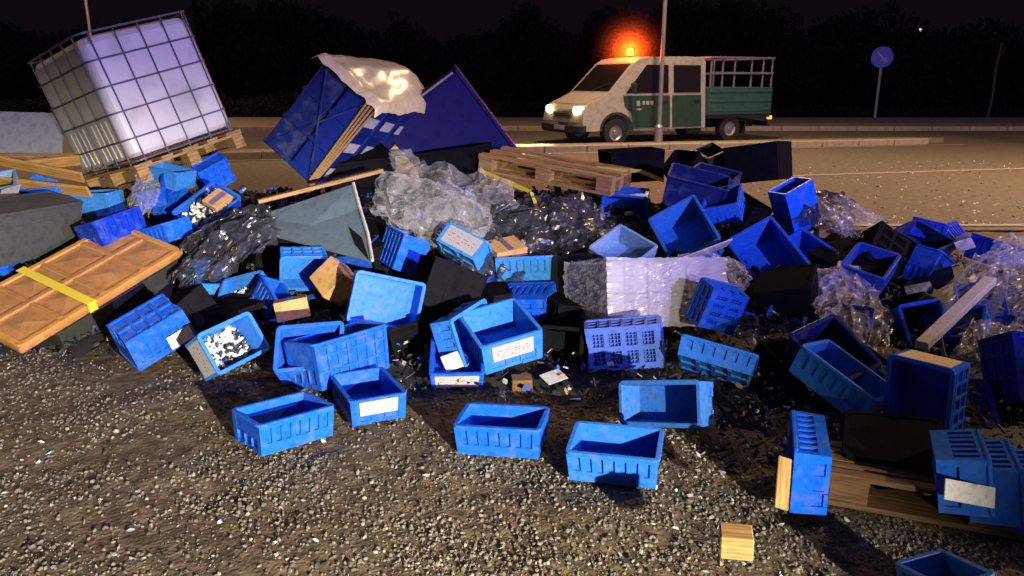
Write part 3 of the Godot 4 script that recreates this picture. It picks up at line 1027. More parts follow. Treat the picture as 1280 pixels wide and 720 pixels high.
	l.omni_attenuation = 2
	l.light_size = 0.08
	l.shadow_enabled = true
	bb.add_child(l)
	l.position = Vector3(-1.08, 2.35, 0.1)
	for r in [0.16, 0.24, 0.33, 0.43, 0.54, 0.66, 0.79, 0.93, 1.08, 1.24]:
		var fog := FogVolume.new()
		fog.name = numbered("lit_haze")
		fog.shape = RenderingServer.FOG_VOLUME_SHAPE_ELLIPSOID
		fog.size = Vector3.ONE * 2.0 * r
		var fm := FogMaterial.new()
		fm.albedo = Color(1.0, 0.9, 0.8)
		fm.density = 0.055 * pow(1.32 - r, 3.2)
		fog.material = fm
		fog.set_meta("kind", "stuff")
		fog.set_meta("label", "thin mist glowing orange round the truck's beacon")
		add_child(fog)
		fog.position = o.transform * Vector3(-1.08, 2.42, 0.1)


func build_signs() -> void:
	var o := thing("road_sign", "round blue road sign with white arrow on a grey post", "road sign", Vector3(14.4, 0.13, -31.2), Vector3(0, -18, 0))
	part("post", Mb.new().tube([Vector3(0, 0, 0), Vector3(0, 2.6, 0)], 0.05, 10), mat(lin(0.6, 0.58, 0.6), 0.5), o)
	var face := mat(lin(0.04, 0.14, 0.95), 0.35)
	var disc := part("sign_disc", Mb.new().lathe([Vector2(0.0, 0.0), Vector2(0.40, 0.0), Vector2(0.40, 0.02), Vector2(0.0, 0.02)], 32, Transform3D(Basis(Vector3.RIGHT, PI / 2), Vector3(0, 2.30, 0.05))), face, o)
	var w := mat(lin(0.45, 0.5, 0.75), 0.4)
	var ar := Mb.new()
	var tx := Transform3D(Basis(Vector3.BACK, -PI / 4), Vector3(0, 2.30, 0.071))
	ar.prism(PackedVector2Array([Vector2(-0.28, 0.03), Vector2(0.08, 0.03), Vector2(0.08, 0.11), Vector2(0.27, 0.0), Vector2(0.08, -0.11), Vector2(0.08, -0.03), Vector2(-0.28, -0.03)]), 0.0, 0.004, tx)
	part("arrow", ar, w, disc)
	var p := thing("sapling_trunk", "thin bare pale trunk standing beyond the pavement at the right", "tree", Vector3(19.3, 0.0, -31.9))
	part("trunk", Mb.new().tube([Vector3(-0.02, 0, 0), Vector3(0.06, 0.9, 0), Vector3(0.02, 2.0, 0), Vector3(0.10, 3.0, 0)], 0.06, 8, 0.03), mat(lin(0.16, 0.13, 0.12), 0.9, M.dust, 2.0), p)
	part("branch", Mb.new().tube([Vector3(0.04, 2.4, 0), Vector3(0.3, 2.9, 0.1), Vector3(0.42, 3.4, 0.1)], 0.018, 5, 0.006), M.wood_dark, p)
	part("branch", Mb.new().tube([Vector3(0.05, 2.7, 0), Vector3(-0.2, 3.2, 0.0), Vector3(-0.25, 3.6, 0.1)], 0.015, 5, 0.005), M.wood_dark, p)
	var d := thing("distant_lamp", "tiny far lamp glowing above the dark trees at the right", "lamp", Vector3(30.3, 0, -60))
	part("pole", Mb.new().tube([Vector3(0, 0, 0), Vector3(0, 5.0, 0)], 0.05, 6), M.black, d)
	var g := mat(Color(1, 0.95, 0.8), 0.4)
	g.emission_enabled = true
	g.emission = Color(1.0, 0.9, 0.75)
	g.emission_energy_multiplier = 1.3
	part("lamp_globe", Mb.new().lathe([Vector2(0, 0), Vector2(0.09, 0.05), Vector2(0.12, 0.13), Vector2(0.09, 0.21), Vector2(0, 0.26)], 10, Transform3D(Basis(), Vector3(0, 5.0, 0))), g, d)


# ------------------------------------------------------------------ large things on the heap
func build_ibc(at: Vector3, deg: Vector3, d: Vector3) -> void:
	var o := thing("liquid_container", "white plastic tank in a wire cage on a pallet, tipped on top of the heap", "tank", at, deg)
	var hx := d.x / 2
	var hz := d.z / 2
	var inset := 0.006
	var t := Mb.new()
	# tank: stacked rounded rings, bulging slightly, with shoulders
	var prof := [[0.03, 0.05], [0.005, 0.08], [0.0, 0.16], [0.0, 0.50], [0.004, 0.80], [0.008, 0.92], [0.035, 0.965], [0.11, 0.985]]
	var rings := []
	for pr in prof:
		var ring := []
		for c in 4:
			var s: Vector2 = [Vector2(1, 1), Vector2(-1, 1), Vector2(-1, -1), Vector2(1, -1)][c]
			for k in 7:
				var a := PI / 2 * (c + k / 6.0)
				var rr := 0.085
				ring.append(Vector3(s.x * (hx - inset - pr[0] - rr) + cos(a) * rr, pr[1] * d.y, s.y * (hz - inset - pr[0] - rr) + sin(a) * rr))
		rings.append(ring)
	for i in rings.size() - 1:
		for k in rings[i].size():
			var nn: int = (k + 1) % rings[i].size()
			t.quad(rings[i + 1][k], rings[i + 1][nn], rings[i][nn], rings[i][k])
	for e in [0, rings.size() - 1]:
		for k in range(1, rings[e].size() - 1):
			if e: t.tri(rings[e][0], rings[e][k + 1], rings[e][k])
			else: t.tri(rings[e][0], rings[e][k], rings[e][k + 1])
	var tank_m: StandardMaterial3D = mat(lin(0.66, 0.65, 0.61), 0.4, M.dust, 0.25)
	tank_m.subsurf_scatter_enabled = true
	tank_m.subsurf_scatter_strength = 0.15
	t.st.set_smooth_group(0)
	var tank := part("tank", t, tank_m, o)
	part("filler_cap", Mb.new().lathe([Vector2(0.0, 0.03), Vector2(0.10, 0.03), Vector2(0.11, 0.0), Vector2(0.11, -0.03)], 18, Transform3D(Basis(), Vector3(0, d.y * 0.985, 0))), M.black, tank)
	for k in 9:
		# vertical creases moulded into the tank's narrow side
		var z := lerpf(-hz + 0.2, hz - 0.2, k / 8.0)
		part("moulded_rib", Mb.new().cbox(Vector3(0.012, d.y * 0.30, 0.035), 0.005, Transform3D(Basis(), Vector3(-hx + inset + 0.001, d.y * 0.22, z))), tank_m, tank)
	var cage: StandardMaterial3D = mat(lin(0.10, 0.09, 0.12), 0.5)
	cage.metallic = 0.2
	for i in 6:
		var y: float = [0.02, 0.19, 0.40, 0.60, 0.80, 1.0][i] * d.y
		var r := Mb.new()
		r.ring(hx, hz, 0.09, [Vector2(-0.007, y - 0.007), Vector2(0.007, y - 0.007), Vector2(0.007, y + 0.007), Vector2(-0.007, y + 0.007)], 4)
		part("cage_hoop", r, cage, o)
	var bar := Mb.new().tube([Vector3(0, 0.0, 0), Vector3(0, d.y, 0)], 0.0065, 6).done()
	for f in [0.10, 0.31, 0.52, 0.73, 0.93]:
		for s in [-1.0, 1.0]:
			again("cage_bar", bar, cage, o, Transform3D(Basis(), Vector3(lerpf(-hx, hx, f), 0, s * (hz + 0.0))))
			again("cage_bar", bar, cage, o, Transform3D(Basis(), Vector3(s * hx, 0, lerpf(-hz, hz, f))))
	var base := Node3D.new()
	pallet(Vector3.ZERO, Vector3.ZERO, Vector3(d.x + 0.04, 0.15, d.z + 0.04), M.wood, "", false, o)
	base.free()
	# the pallet pieces were built from 0 up: set them below the tank
	for c in o.get_children():
		if String(c.name).begins_with("deck_board") or String(c.name).begins_with("cross_board") or String(c.name).begins_with("block") or String(c.name).begins_with("bottom_board"):
			c.position.y -= 0.155


func build_lid(at: Vector3, deg: Vector3, d: Vector3, s1: Vector3, s2: Vector3) -> void:
	var o := thing("orange_lid", "large orange plastic lid with pyramid panels, leaning on the left edge of the heap", "lid", at, deg)
	part("slab", Mb.new().cbox(Vector3(d.x, d.y - 0.012, d.z), 0.012, Transform3D(Basis(), Vector3(0, d.y / 2 - 0.006, 0))), M.orange, o)
	var fr := Mb.new()
	fr.ring(d.x / 2 - 0.02, d.z / 2 - 0.02, 0.03, [Vector2(-0.025, d.y - 0.014), Vector2(0.018, d.y - 0.014), Vector2(0.018, d.y - 0.004), Vector2(0.012, d.y), Vector2(-0.02, d.y)], 3)
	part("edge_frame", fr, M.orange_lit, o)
	for i in 2:
		for k in 4:
			var cx := (i - 0.5) * d.x * 0.45
			var cz := lerpf(-d.z / 2, d.z / 2, (k + 0.5) / 4.0)
			var w := d.x * 0.165
			var l := d.z * 0.098
			var b := Mb.new()
			var y0 := d.y - 0.013
			var p := [Vector3(cx - w, y0, cz - l), Vector3(cx + w, y0, cz - l), Vector3(cx + w, y0, cz + l), Vector3(cx - w, y0, cz + l)]
			var top := Vector3(cx, y0 + 0.016, cz)
			for q in 4:
				b.tri(p[q], p[(q + 1) % 4], top)
			part("raised_panel", b, M.orange, o)
	part("middle_rib", Mb.new().cbox(Vector3(0.05, 0.022, d.z * 0.9), 0.008, Transform3D(Basis(), Vector3(0, d.y - 0.006, 0))), M.orange, o)
	for k in [-1, 0, 1]:
		part("cross_rib", Mb.new().cbox(Vector3(d.x * 0.88, 0.016, 0.04), 0.006, Transform3D(Basis(), Vector3(0, d.y - 0.008, k * d.z * 0.25))), M.orange, o)
	# strap across the lid
	var st := Mb.new()
	var z := d.z * 0.10
	st.cbox(Vector3(d.x + 0.012, 0.004, 0.06), 0.001, Transform3D(Basis(), Vector3(0, d.y + 0.014, z)))
	st.cbox(Vector3(0.004, 0.07, 0.06), 0.001, Transform3D(Basis(), Vector3(d.x / 2 + 0.004, d.y - 0.02, z)))
	var stm: Material = M.strap
	var sp := part("strap", st, stm, o)
	sp.set_meta("label", "yellow strap across the orange lid")


func build_stack(at: Vector3, deg: Vector3, d: Vector3) -> void:
	# a pallet load of blue crates, tipped on its corner: base at y = 0, open side panels, sheet of card and film on top
	var o := thing("crate_stack", "tipped stack of dark blue crates under a torn pale sheet, atop the heap", "crate stack", at, deg)
	var hx := d.x / 2
	var hz := d.z / 2
	for i in 2:
		for k in 3:
			var b := Mb.new()
			var sx := d.x / 2 - 0.004
			var sz := d.z / 3 - 0.004
			var cx := (i - 0.5) * d.x / 2
			var cz := (k - 1) * d.z / 3
			b.cbox(Vector3(sx - 0.02, d.y - 0.03, sz - 0.02), 0.012, Transform3D(Basis(), Vector3(cx, d.y / 2, cz)))
			for y in 4:
				b.cbox(Vector3(sx, 0.035, sz), 0.006, Transform3D(Basis(), Vector3(cx, 0.02 + y * (d.y - 0.05) / 3.0, cz)))
			part("crate", b, M.navy if cx < 0 else M.navy_blue, o)
	for k in 3:
		for j in 3:
			part("label_card", Mb.new().box(Vector3(hx + 0.001, 0.1 + j * d.y * 0.31, (k - 1) * d.z / 3 - d.z * 0.10), Vector3(hx + 0.003, 0.1 + j * d.y * 0.31 + d.y * 0.11, (k - 1) * d.z / 3 + d.z * 0.10)), M.paper, o)
	# broad cross bracing embossed on the big face
	var br := Mb.new()
	for s in [-1.0, 1.0]:
		br.cbox(Vector3(0.018, d.y * 1.12, 0.008), 0.003, Transform3D(Basis(Vector3.BACK, s * atan2(d.x, d.y) * 0.9), Vector3(0, d.y / 2, hz + 0.004 + s * 0.002)))
	part("cross_brace", br, M.navy, o)
	# corner boards along the edge nearest the viewer
	for k in 4:
		part("corner_board", Mb.new().cbox(Vector3(0.018, d.y * 0.98, 0.012), 0.003, Transform3D(Basis(Vector3.BACK, 0.02 * (k - 1.5)), Vector3(hx + 0.014 - k * 0.022, d.y * 0.49, hz + 0.010 + 0.002 * k))), M.wood, o)
	# torn top sheet that sags over the edges
	var n := FastNoiseLite.new()
	n.seed = 12
	n.frequency = 2.2
	n.fractal_octaves = 4
	var g := []
	for j in 19:
		var row := []
		for i in 19:
			var s := 2.0 * i / 18 - 1.0
			var t := 2.0 * j / 18 - 1.0
			var p := Vector3(s * (hx + 0.07), d.y + 0.02 + 0.03 * n.get_noise_2d(s * 0.5, t * 0.5) + 0.004 * n.get_noise_2d(s * 3, t * 3), t * (hz + 0.05))
			p.y += 0.26 * smoothstep(1.0, -0.8, t) * (1.0 - 0.5 * s * s)
			if absf(s) > 0.9: p.y -= 0.06 + 0.03 * n.get_noise_2d(t * 2.0, s)
			if t > 0.9: p.y -= 0.05 + 0.05 * absf(n.get_noise_2d(s * 2.0, t))
			if j == 0: p.y = d.y * 0.8
			row.append(p)
		g.append(row)
	var sh := Mb.new()
	sh.st.set_smooth_group(0)
	for j in 18:
		for i in 18:
			sh.quad(g[j][i], g[j][i + 1], g[j + 1][i + 1], g[j + 1][i])
	var sm: StandardMaterial3D = mat(lin(0.76, 0.66, 0.34), 0.28, M.dust, 1.5)
	part("top_sheet", sh, sm, o)


func build_wrapped(at: Vector3, deg: Vector3, d: Vector3) -> void:
	var o := thing("wrapped_cartons", "block of white cartons wrapped in shiny clear film, middle of the heap", "carton stack", at, deg)
	var nx := 3
	var ny := 2
	for i in nx:
		for j in ny:
			var w := d.x / nx
			var h := d.y / ny
			var b := Mb.new()
			b.cbox(Vector3(w - 0.008, h - 0.006, d.z - 0.01), 0.006, Transform3D(Basis(Vector3.UP, 0.02 * (i - 1)), Vector3((i - 1) * w, (j + 0.5) * h, 0)))
			part("carton", b, M.white_carton, o)
			part("packing_tape", Mb.new().box(Vector3((i - 1) * w - 0.03, j * h + 0.01, d.z / 2 - 0.001 + 0.004 * absf(i - 1)), Vector3((i - 1) * w + 0.03, j * h + h - 0.01, d.z / 2 + 0.002 + 0.004 * absf(i - 1))), M.tape, o)
	var n := FastNoiseLite.new()
	n.seed = 5
	n.frequency = 2.0
	n.fractal_octaves = 4
	# film wound round the block, with creases that run round it
	var g := []
	var rows := 34
	var cols := 140
	for j in rows + 1:
		var row := []
		for i in cols + 1:
			var t := TAU * i / cols
			var c := Vector2(cos(t), sin(t))
			var k := 1.0 / maxf(absf(c.x) / (d.x / 2 + 0.014), absf(c.y) / (d.z / 2 + 0.014))
			var r := k * (1.0 + 0.022 * n.get_noise_2d(c.x * 1.2 + c.y, j * 0.12) + 0.045 * absf(n.get_noise_2d(t * 0.8 + j * 0.10, j * 0.28 + t * 0.5)))
			row.append(Vector3(c.x * r, -0.03 + (d.y + 0.06) * j / rows + 0.012 * n.get_noise_2d(t * 2.0, j * 0.8), c.y * r))
		g.append(row)
	var b := Mb.new()
	for j in rows:
		for i in cols:
			b.quad(g[j + 1][i], g[j + 1][i + 1], g[j][i + 1], g[j][i])
	part("wrap_film", b, M.wrap, o)


func build_pallet_box(at: Vector3, deg: Vector3, d: Vector3) -> void:
	var o := thing("box_panel", "big dark blue panel tipped on its corner behind the heap", "panel", at, deg)
	var hx := d.x / 2
	var hz := d.z / 2
	for s in [-1.0, 1.0]:
		part("long_side_wall", Mb.new().cbox(Vector3(d.x - 0.06, d.y, 0.03), 0.006, Transform3D(Basis(), Vector3(0, d.y / 2, s * (hz - 0.015)))), M.navy_matt, o)
		part("short_end_wall", Mb.new().cbox(Vector3(0.03, d.y, d.z), 0.006, Transform3D(Basis(), Vector3(s * (hx - 0.015), d.y / 2, 0))), M.navy_matt, o)
	part("base_panel", Mb.new().box(Vector3(-hx + 0.03, 0.01, -hz + 0.03), Vector3(hx - 0.03, 0.04, hz - 0.03)), M.navy_matt, o)
	part("lid", Mb.new().cbox(Vector3(d.x + 0.02, 0.04, d.z + 0.02), 0.01, Transform3D(Basis(), Vector3(0, d.y + 0.022, 0))), M.navy_matt, o)
	var edge: StandardMaterial3D = mat(lin(0.32, 0.26, 0.2), 0.6)
	for s in [-1.0, 1.0]:
		part("corner_strip", Mb.new().cbox(Vector3(0.02, d.y - 0.02, 0.02), 0.004, Transform3D(Basis(), Vector3(s * (hx + 0.008), d.y / 2, hz + 0.008))), edge, o)


func build_flap() -> void:
	# a folded grey sheet, torn along one side
	var a := [Vector3(-1.873, 0.636, -5.489), Vector3(-1.186, 0.844, -5.753), Vector3(-1.12, 0.683, -5.554), Vector3(-0.933, 0.421, -5.016), Vector3(-1.711, 0.563, -5.262)]
	var o := thing("grey_sheet", "large blue-grey plastic sheet with a pale torn edge, left middle of the heap", "sheet", a[0])
	var c := []
	for p in a: c.append(p - a[0])
	var nrm: Vector3 = (c[1] - c[0]).cross(c[3] - c[0]).normalized()
	if nrm.dot(Vector3(0, 1.6, 0) - a[0]) < 0: nrm = -nrm
	var th := nrm * -0.012
	var b := Mb.new()
	var mid: Vector3 = (c[0] + c[1] + c[3] + c[4]) / 4.0 - nrm * 0.02
	for i in 5:
		var j := (i + 1) % 5
		b.tri(c[i], c[j], mid)
		b.tri(c[j] + th, c[i] + th, mid + th)
		b.quad(c[i], c[i] + th, c[j] + th, c[j])
	part("panel", b, M.teal_grey, o)
	var e := Mb.new()
	e.tube([c[1] + nrm * 0.01, c[2] + nrm * 0.012 + Vector3(0.015, 0, 0), c[2].lerp(c[3], 0.5) + Vector3(0.02, 0, 0) + nrm * 0.01, c[3] + nrm * 0.01], 0.012, 5)
	part("torn_edge", e, M.paper, o)
	# a hole torn in it near the right edge
	var h := Mb.new()
	var u: Vector3 = c[2].lerp(c[3], 0.5) - c[0].lerp(c[4], 0.5)
	var w: Vector3 = c[3] - c[2]
	var q: Vector3 = c[0].lerp(c[4], 0.5) + u * 0.86 - w * 0.12 + nrm * 0.008
	h.tri(q, q + u * 0.1 + w * 0.2, q + u * 0.02 + w * 0.35)
	h.tri(q + u * 0.02 + w * 0.35, q + u * 0.1 + w * 0.2, q + u * 0.11 + w * 0.62)
	part("tear", h, M.black, o)


func build_carton(at: Vector3, deg: Vector3, d: Vector3, label: String, open := false) -> void:
	var o := thing("cardboard_box", label, "cardboard box", at, deg)
	part("body", Mb.new().cbox(d, 0.003, Transform3D(Basis(), Vector3(0, d.y / 2, 0))), M.card, o)
	part("packing_tape", Mb.new().box(Vector3(-0.022, d.y + 0.0005, -d.z / 2 + 0.01), Vector3(0.022, d.y + 0.002, d.z / 2 - 0.01)), M.tape, o)
	if open:
		part("flap", Mb.new().cbox(Vector3(d.x, 0.004, d.z * 0.5), 0.001, Transform3D(Basis(Vector3.RIGHT, -0.7), Vector3(0, d.y + 0.06, d.z * 0.5 + 0.07))), M.card, o)


func strap(pts: Array, label: String) -> void:
	var b := Mb.new()
	for i in pts.size() - 1:
		var d: Vector3 = (pts[i + 1] - pts[i])
		var w := Vector3(0.3, -0.2, 1.0).cross(d).normalized() * 0.016
		b.quad(pts[i] + w, pts[i + 1] + w, pts[i + 1] - w, pts[i] - w)
		var t := d.cross(w).normalized() * 0.002
		b.quad(pts[i] - w + t, pts[i + 1] - w + t, pts[i + 1] + w + t, pts[i] + w + t)
	single("packing_strap", b, M.strap, label, "strap")


# ------------------------------------------------------------------ the heap
func build_heap() -> void:
	M.white_carton = mat(lin(0.22, 0.217, 0.235), 0.6, M.dust, 1.5)
	M.tape = mat(lin(0.12, 0.105, 0.17), 0.3)
	M.navy_matt = mat(lin(0.014, 0.014, 0.095), 0.55, M.dust, 1.0)
	M.navy_matt.metallic_specular = 0.25
	M.navy_blue = mat(lin(0.006, 0.020, 0.17), 0.4, M.dust, 1.5)
	# buried core
	var st := SurfaceTool.new()
	st.begin(Mesh.PRIMITIVE_TRIANGLES)
	var nx := 150
	var nz := 80
	for j in nz + 1:
		for i in nx + 1:
			var x := -5.6 + 10.6 * i / nx
			var z := -8.5 + 6.3 * j / nz
			var h := mound(x, z)
			var y := h - 0.06 + (0.06 * fine.get_noise_2d(x * 5, z * 5) + 0.05 * fine.get_noise_2d(x * 17, z * 17)) * minf(h * 2.0, 1.0)
			if h < 0.002: y = -0.15
			st.add_vertex(Vector3(x, y, z))
	for j in nz:
		for i in nx:
			var a := j * (nx + 1) + i
			for q in [a, a + 1, a + nx + 1, a + 1, a + nx + 2, a + nx + 1]: st.add_index(q)
	st.generate_normals()
	var core := MeshInstance3D.new()
	core.name = "debris_heap"
	core.mesh = st.commit()
	core.material_override = mat(lin(0.016, 0.015, 0.016), 0.8, M.dust, 3.0)
	core.set_meta("kind", "stuff")
	core.set_meta("label", "dark mass of crushed plastic under the spilled bins")
	add_child(core)
	var xf := []
	var cols := []
	for i in 14000:
		var x := rng.randf_range(-5.0, 4.2)
		var z := rng.randf_range(-8.2, -2.4)
		var h := mound(x, z)
		if h < 0.012: continue
		var small := 0.35 if h < 0.12 else (0.8 if rng.randf() < 0.8 else 1.2)
		xf.append(Transform3D(rand_basis(Vector3(rng.randf_range(0.02, 0.09), rng.randf_range(0.003, 0.010), rng.randf_range(0.006, 0.035)) * small), Vector3(x, h + rng.randf_range(-0.04, 0.03) * small - 0.02, z)))
		var k := rng.randf()
		cols.append(Color(0.012, 0.012, 0.014) if k < 0.80 else (Color(0.03, 0.03, 0.04) if k < 0.93 else (Color(0.012, 0.04, 0.2) if k < 0.985 else Color(0.3, 0.3, 0.3))))
	var shard := Mb.new().cbox(Vector3(2, 2, 2), 0.3).done()
	scatter("plastic_debris", shard, M.bits, xf, cols, "loose dark broken plastic pieces between the bins")

	# ---- big things
	build_ibc(Vector3(-3.1, 0.97, -6.803), Vector3(-9.8, 48.5, 14.4), Vector3(0.94, 1.01, 1.174))
	tub("plastic_container", Vector3(-2.848, -0.113, -5.145), Vector3(17.8, -30.3, -12.4), Vector3(0.666, 0.46, 0.949), M.dark_grey, "dark grey plastic container beneath the orange lid", "container", true)
	build_lid(Vector3(-2.88, 0.294, -4.891), Vector3(17.8, -30.3, -12.4), Vector3(0.687, 0.06, 1.216), Vector3.ZERO, Vector3.ZERO)
	tub("plastic_container", Vector3(-3.5, 0.421, -5.161), Vector3(13, 76.4, -1.6), Vector3(1.056, 0.372, 0.3), M.grey_green, "long dark grey-green container behind the orange lid, at the left edge", "container", true)
	build_stack(Vector3(-1.761, 0.851, -6.971), Vector3(-7.8, -9.3, -40.1), Vector3(0.568, 0.869, 1.207))
	build_pallet_box(Vector3(-0.946, 0.798, -7.518), Vector3(20.2, 13.2, -52), Vector3(1.066, 0.853, 0.12))
	build_flap()
	build_wrapped(Vector3(0.851, 0.108, -4.693), Vector3(-14.8, 23.1, -4.7), Vector3(0.825, 0.361, 0.547))
	pallet(Vector3(0.366, 0.756, -6.786), Vector3(3.6, -27.6, -6.6), Vector3(1.261, 0.158, 0.5), M.wood, "pale wooden pallet with missing boards near the top of the heap", true, null, [0, 2, 4])
	pallet(Vector3(1.79, 0.0, -2.60), Vector3(0, -22, 0), Vector3(1.1, 0.14, 0.30), M.wood_dark, "half buried wooden pallet at the right foot of the heap")

	# ---- bins at the front
	bin("plastic_bin", Vector3(-1.044, 0.014, -3.223), Vector3(-3.1, -45.6, 1.9), Vector3(0.279, 0.147, 0.381), M.blue, "blue bin standing upright on the gravel, leftmost of the front row", "slots")
	bin("plastic_bin", Vector3(-0.722, 0.009, -3.561), Vector3(-2.1, 25.6, -0.6), Vector3(0.286, 0.133, 0.436), M.blue, "upright blue bin with a white label facing out, beside the leftmost front bin", "slots", "label")
	bin("plastic_bin", Vector3(-0.038, 0.009, -3.163), Vector3(2.3, -102.5, -1), Vector3(0.252, 0.141, 0.395), M.blue, "empty upright blue bin on the gravel, its side facing out, near the middle", "slots")
	bin("plastic_bin", Vector3(0.438, 0.018, -2.925), Vector3(1.7, -105.2, -6.2), Vector3(0.256, 0.139, 0.384), M.blue, "foremost upright blue bin, empty, tilted slightly on the gravel", "slots")
	bin("plastic_bin", Vector3(0.758, 0.151, -3.301), Vector3(15.5, -130.8, -73.6), Vector3(0.211, 0.147, 0.43), M.blue_light, "pale blue bin on its side with its open top facing out behind the foremost bin", "plain")
	bin("plastic_bin", Vector3(-1.615, 0.148, -4.009), Vector3(7.4, -32.7, -60.3), Vector3(0.248, 0.174, 0.351), M.blue_light, "tilted light blue bin with white parts inside, at the left foot of the heap", "slots", "full")
	var b7 := bin("plastic_bin", Vector3(-2.066, 0.311, -4.119), Vector3(-21.8, 132.6, -168.2), Vector3(0.28, 0.203, 0.374), M.blue, "overturned blue bin with a torn label at the far left foot of the heap", "slots")
	part("label_card", Mb.new().box(Vector3(0.142, 0.10, 0.02), Vector3(0.144, 0.19, 0.16)), M.paper, b7)
	bin("plastic_bin", Vector3(-1.064, 0.105, -3.936), Vector3(3.6, -85.9, -42.1), Vector3(0.278, 0.2, 0.358), M.blue_b, "blue bin lying open behind the upright labelled bin", "slots")
	bin("plastic_bin", Vector3(-0.917, 0.048, -3.877), Vector3(-1.2, -39.2, 9.1), Vector3(0.282, 0.247, 0.491), M.blue, "tall blue bin showing its ribbed flank right behind the upright labelled bin", "grid")
	bin("plastic_bin", Vector3(-0.794, 0.304, -4.487), Vector3(-16.8, -68.9, -81), Vector3(0.317, 0.14, 0.433), M.blue, "bright blue bin tipped up so that its smooth inside faces out", "slots")
	bin("plastic_bin", Vector3(-1.421, 0.407, -5.055), Vector3(-3.6, -69.3, -109), Vector3(0.271, 0.15, 0.312), M.blue_light, "light blue bin on its side left of the split cardboard box", "grid")
	bin("plastic_bin", Vector3(-1.578, 0.159, -4.757), Vector3(20, 35, -25), Vector3(0.16, 0.16, 0.3), M.blue_b, "small blue bin wedged beside the brown carton", "slots")
	bin("plastic_bin", Vector3(-1.765, 0.144, -4.996), Vector3(16, -102.9, -37.3), Vector3(0.257, 0.15, 0.321), M.blue_light, "tilted bin of white parts lying under the grey film bag", "slots")
	bin("plastic_bin", Vector3(-2.388, 0.564, -5.991), Vector3(26.5, -33.7, -28.9), Vector3(0.288, 0.131, 0.458), M.blue_b, "blue bin filled with white parts and an orange carton", "slots")
	bin("plastic_bin", Vector3(-2.791, 0.66, -6.191), Vector3(-46.4, 162.3, 178.9), Vector3(0.207, 0.15, 0.3), M.blue, "blue bin lying base up to the left of the bin with the orange carton", "plain")
	bin("plastic_bin", Vector3(-3.302, 0.56, -6.111), Vector3(-3.4, 77.2, 2.5), Vector3(0.201, 0.178, 0.36), M.blue_light, "light blue bin end below the tank's pallet, nearest the orange lid", "plain")
	bin("plastic_bin", Vector3(-2.569, 0.781, -6.721), Vector3(24.7, -51.3, 74.5), Vector3(0.26, 0.149, 0.308), M.blue, "blue bin on its side below the right corner of the tank's pallet", "plain")
	bin("plastic_bin", Vector3(-2.821, 0.761, -6.325), Vector3(10, 70, 0), Vector3(0.24, 0.15, 0.36), M.blue_light, "light blue bin tucked under the middle of the tank's pallet", "plain")
	bin("plastic_bin", Vector3(-2.879, 0.674, -6.172), Vector3(20, 20, 10), Vector3(0.22, 0.16, 0.36), M.blue_b, "blue bin half hidden by clear film under the tank's pallet", "slots")
	bin("plastic_bin", Vector3(-2.513, 0.453, -5.506), Vector3(-15, 60, 5), Vector3(0.24, 0.14, 0.36), M.blue, "blue bin behind the top corner of the orange lid", "slots")
	bin("plastic_bin", Vector3(-3.802, 0.768, -6.143), Vector3(-19, -173.9, -158.9), Vector3(0.196, 0.16, 0.402), M.blue_light, "blue bin lying base up on the dark grey-green container", "plain")
	bin("plastic_bin", Vector3(-3.697, 0.629, -6.03), Vector3(-5.9, 91.2, -13.1), Vector3(0.201, 0.132, 0.36), M.blue_light, "small blue bin beside the base-up bin on the dark container", "plain")
	bin("plastic_bin", Vector3(-3.985, 0.677, -6.018), Vector3(15, 30, 10), Vector3(0.26, 0.18, 0.36), M.blue_pale, "pale blue bin at the left edge below the yellow planks", "slots")
	bin("plastic_bin", Vector3(-3.58, 0.337, -5.193), Vector3(5, 10, -5), Vector3(0.3, 0.26, 0.36), M.blue, "blue bin cut off by the left edge, in front of the dark container", "slots")
	bin("plastic_bin", Vector3(-0.811, 0.327, -5.234), Vector3(0.7, 28.9, -23.3), Vector3(0.219, 0.253, 0.36), M.blue, "narrow blue bin standing on end right of the grey sheet", "grid")
	bin("plastic_bin", Vector3(-0.355, 0.36, -5.189), Vector3(-44.8, -14.6, -25.5), Vector3(0.36, 0.164, 0.4), M.blue_light, "light blue bin with a grey-green label lying on the film heap", "plain", "full")
	bin("plastic_bin", Vector3(0.112, 0.273, -5.093), Vector3(6.2, -107.9, 11.8), Vector3(0.26, 0.163, 0.4), M.blue_light, "blue bin with ribbed side facing out, upper one of the pair in the centre", "slots")
	bin("plastic_bin", Vector3(0.072, 0.174, -4.7), Vector3(4.8, -103.9, 82.6), Vector3(0.168, 0.284, 0.334), M.blue_b, "deep blue bin on its side, lower one of the pair in the centre", "slots")
	bin("plastic_bin", Vector3(-0.338, 0.166, -4.233), Vector3(73.7, 78.1, 17.9), Vector3(0.379, 0.162, 0.299), M.blue_light, "light blue bin leaning on the labelled bin, with grey paper inside", "slots")
	bin("plastic_bin", Vector3(-0.058, 0.117, -4.128), Vector3(10.6, 22.2, 9.7), Vector3(0.367, 0.187, 0.42), M.blue_light, "blue bin with a smudged white label, tilted on the pallet scraps", "slots", "label")
	bin("plastic_bin", Vector3(-0.303, 0.044, -4.009), Vector3(12.8, 3.2, 0), Vector3(0.299, 0.1, 0.4), M.blue_b, "low blue bin with a long white label lying flat under the leaning bin", "slots", "full")
	bin("plastic_bin", Vector3(0.614, 0.176, -3.981), Vector3(-7.2, 81.6, -92.7), Vector3(0.275, 0.15, 0.443), M.blue_lattice, "bin on its side with its latticed base facing out below the wrapped cartons", "grid")
	bin("plastic_bin", Vector3(1.057, 0.119, -3.779), Vector3(-9.2, -113, 36.6), Vector3(0.289, 0.113, 0.405), M.blue_light, "light blue ribbed bin lying upside down right of the latticed base", "windows")
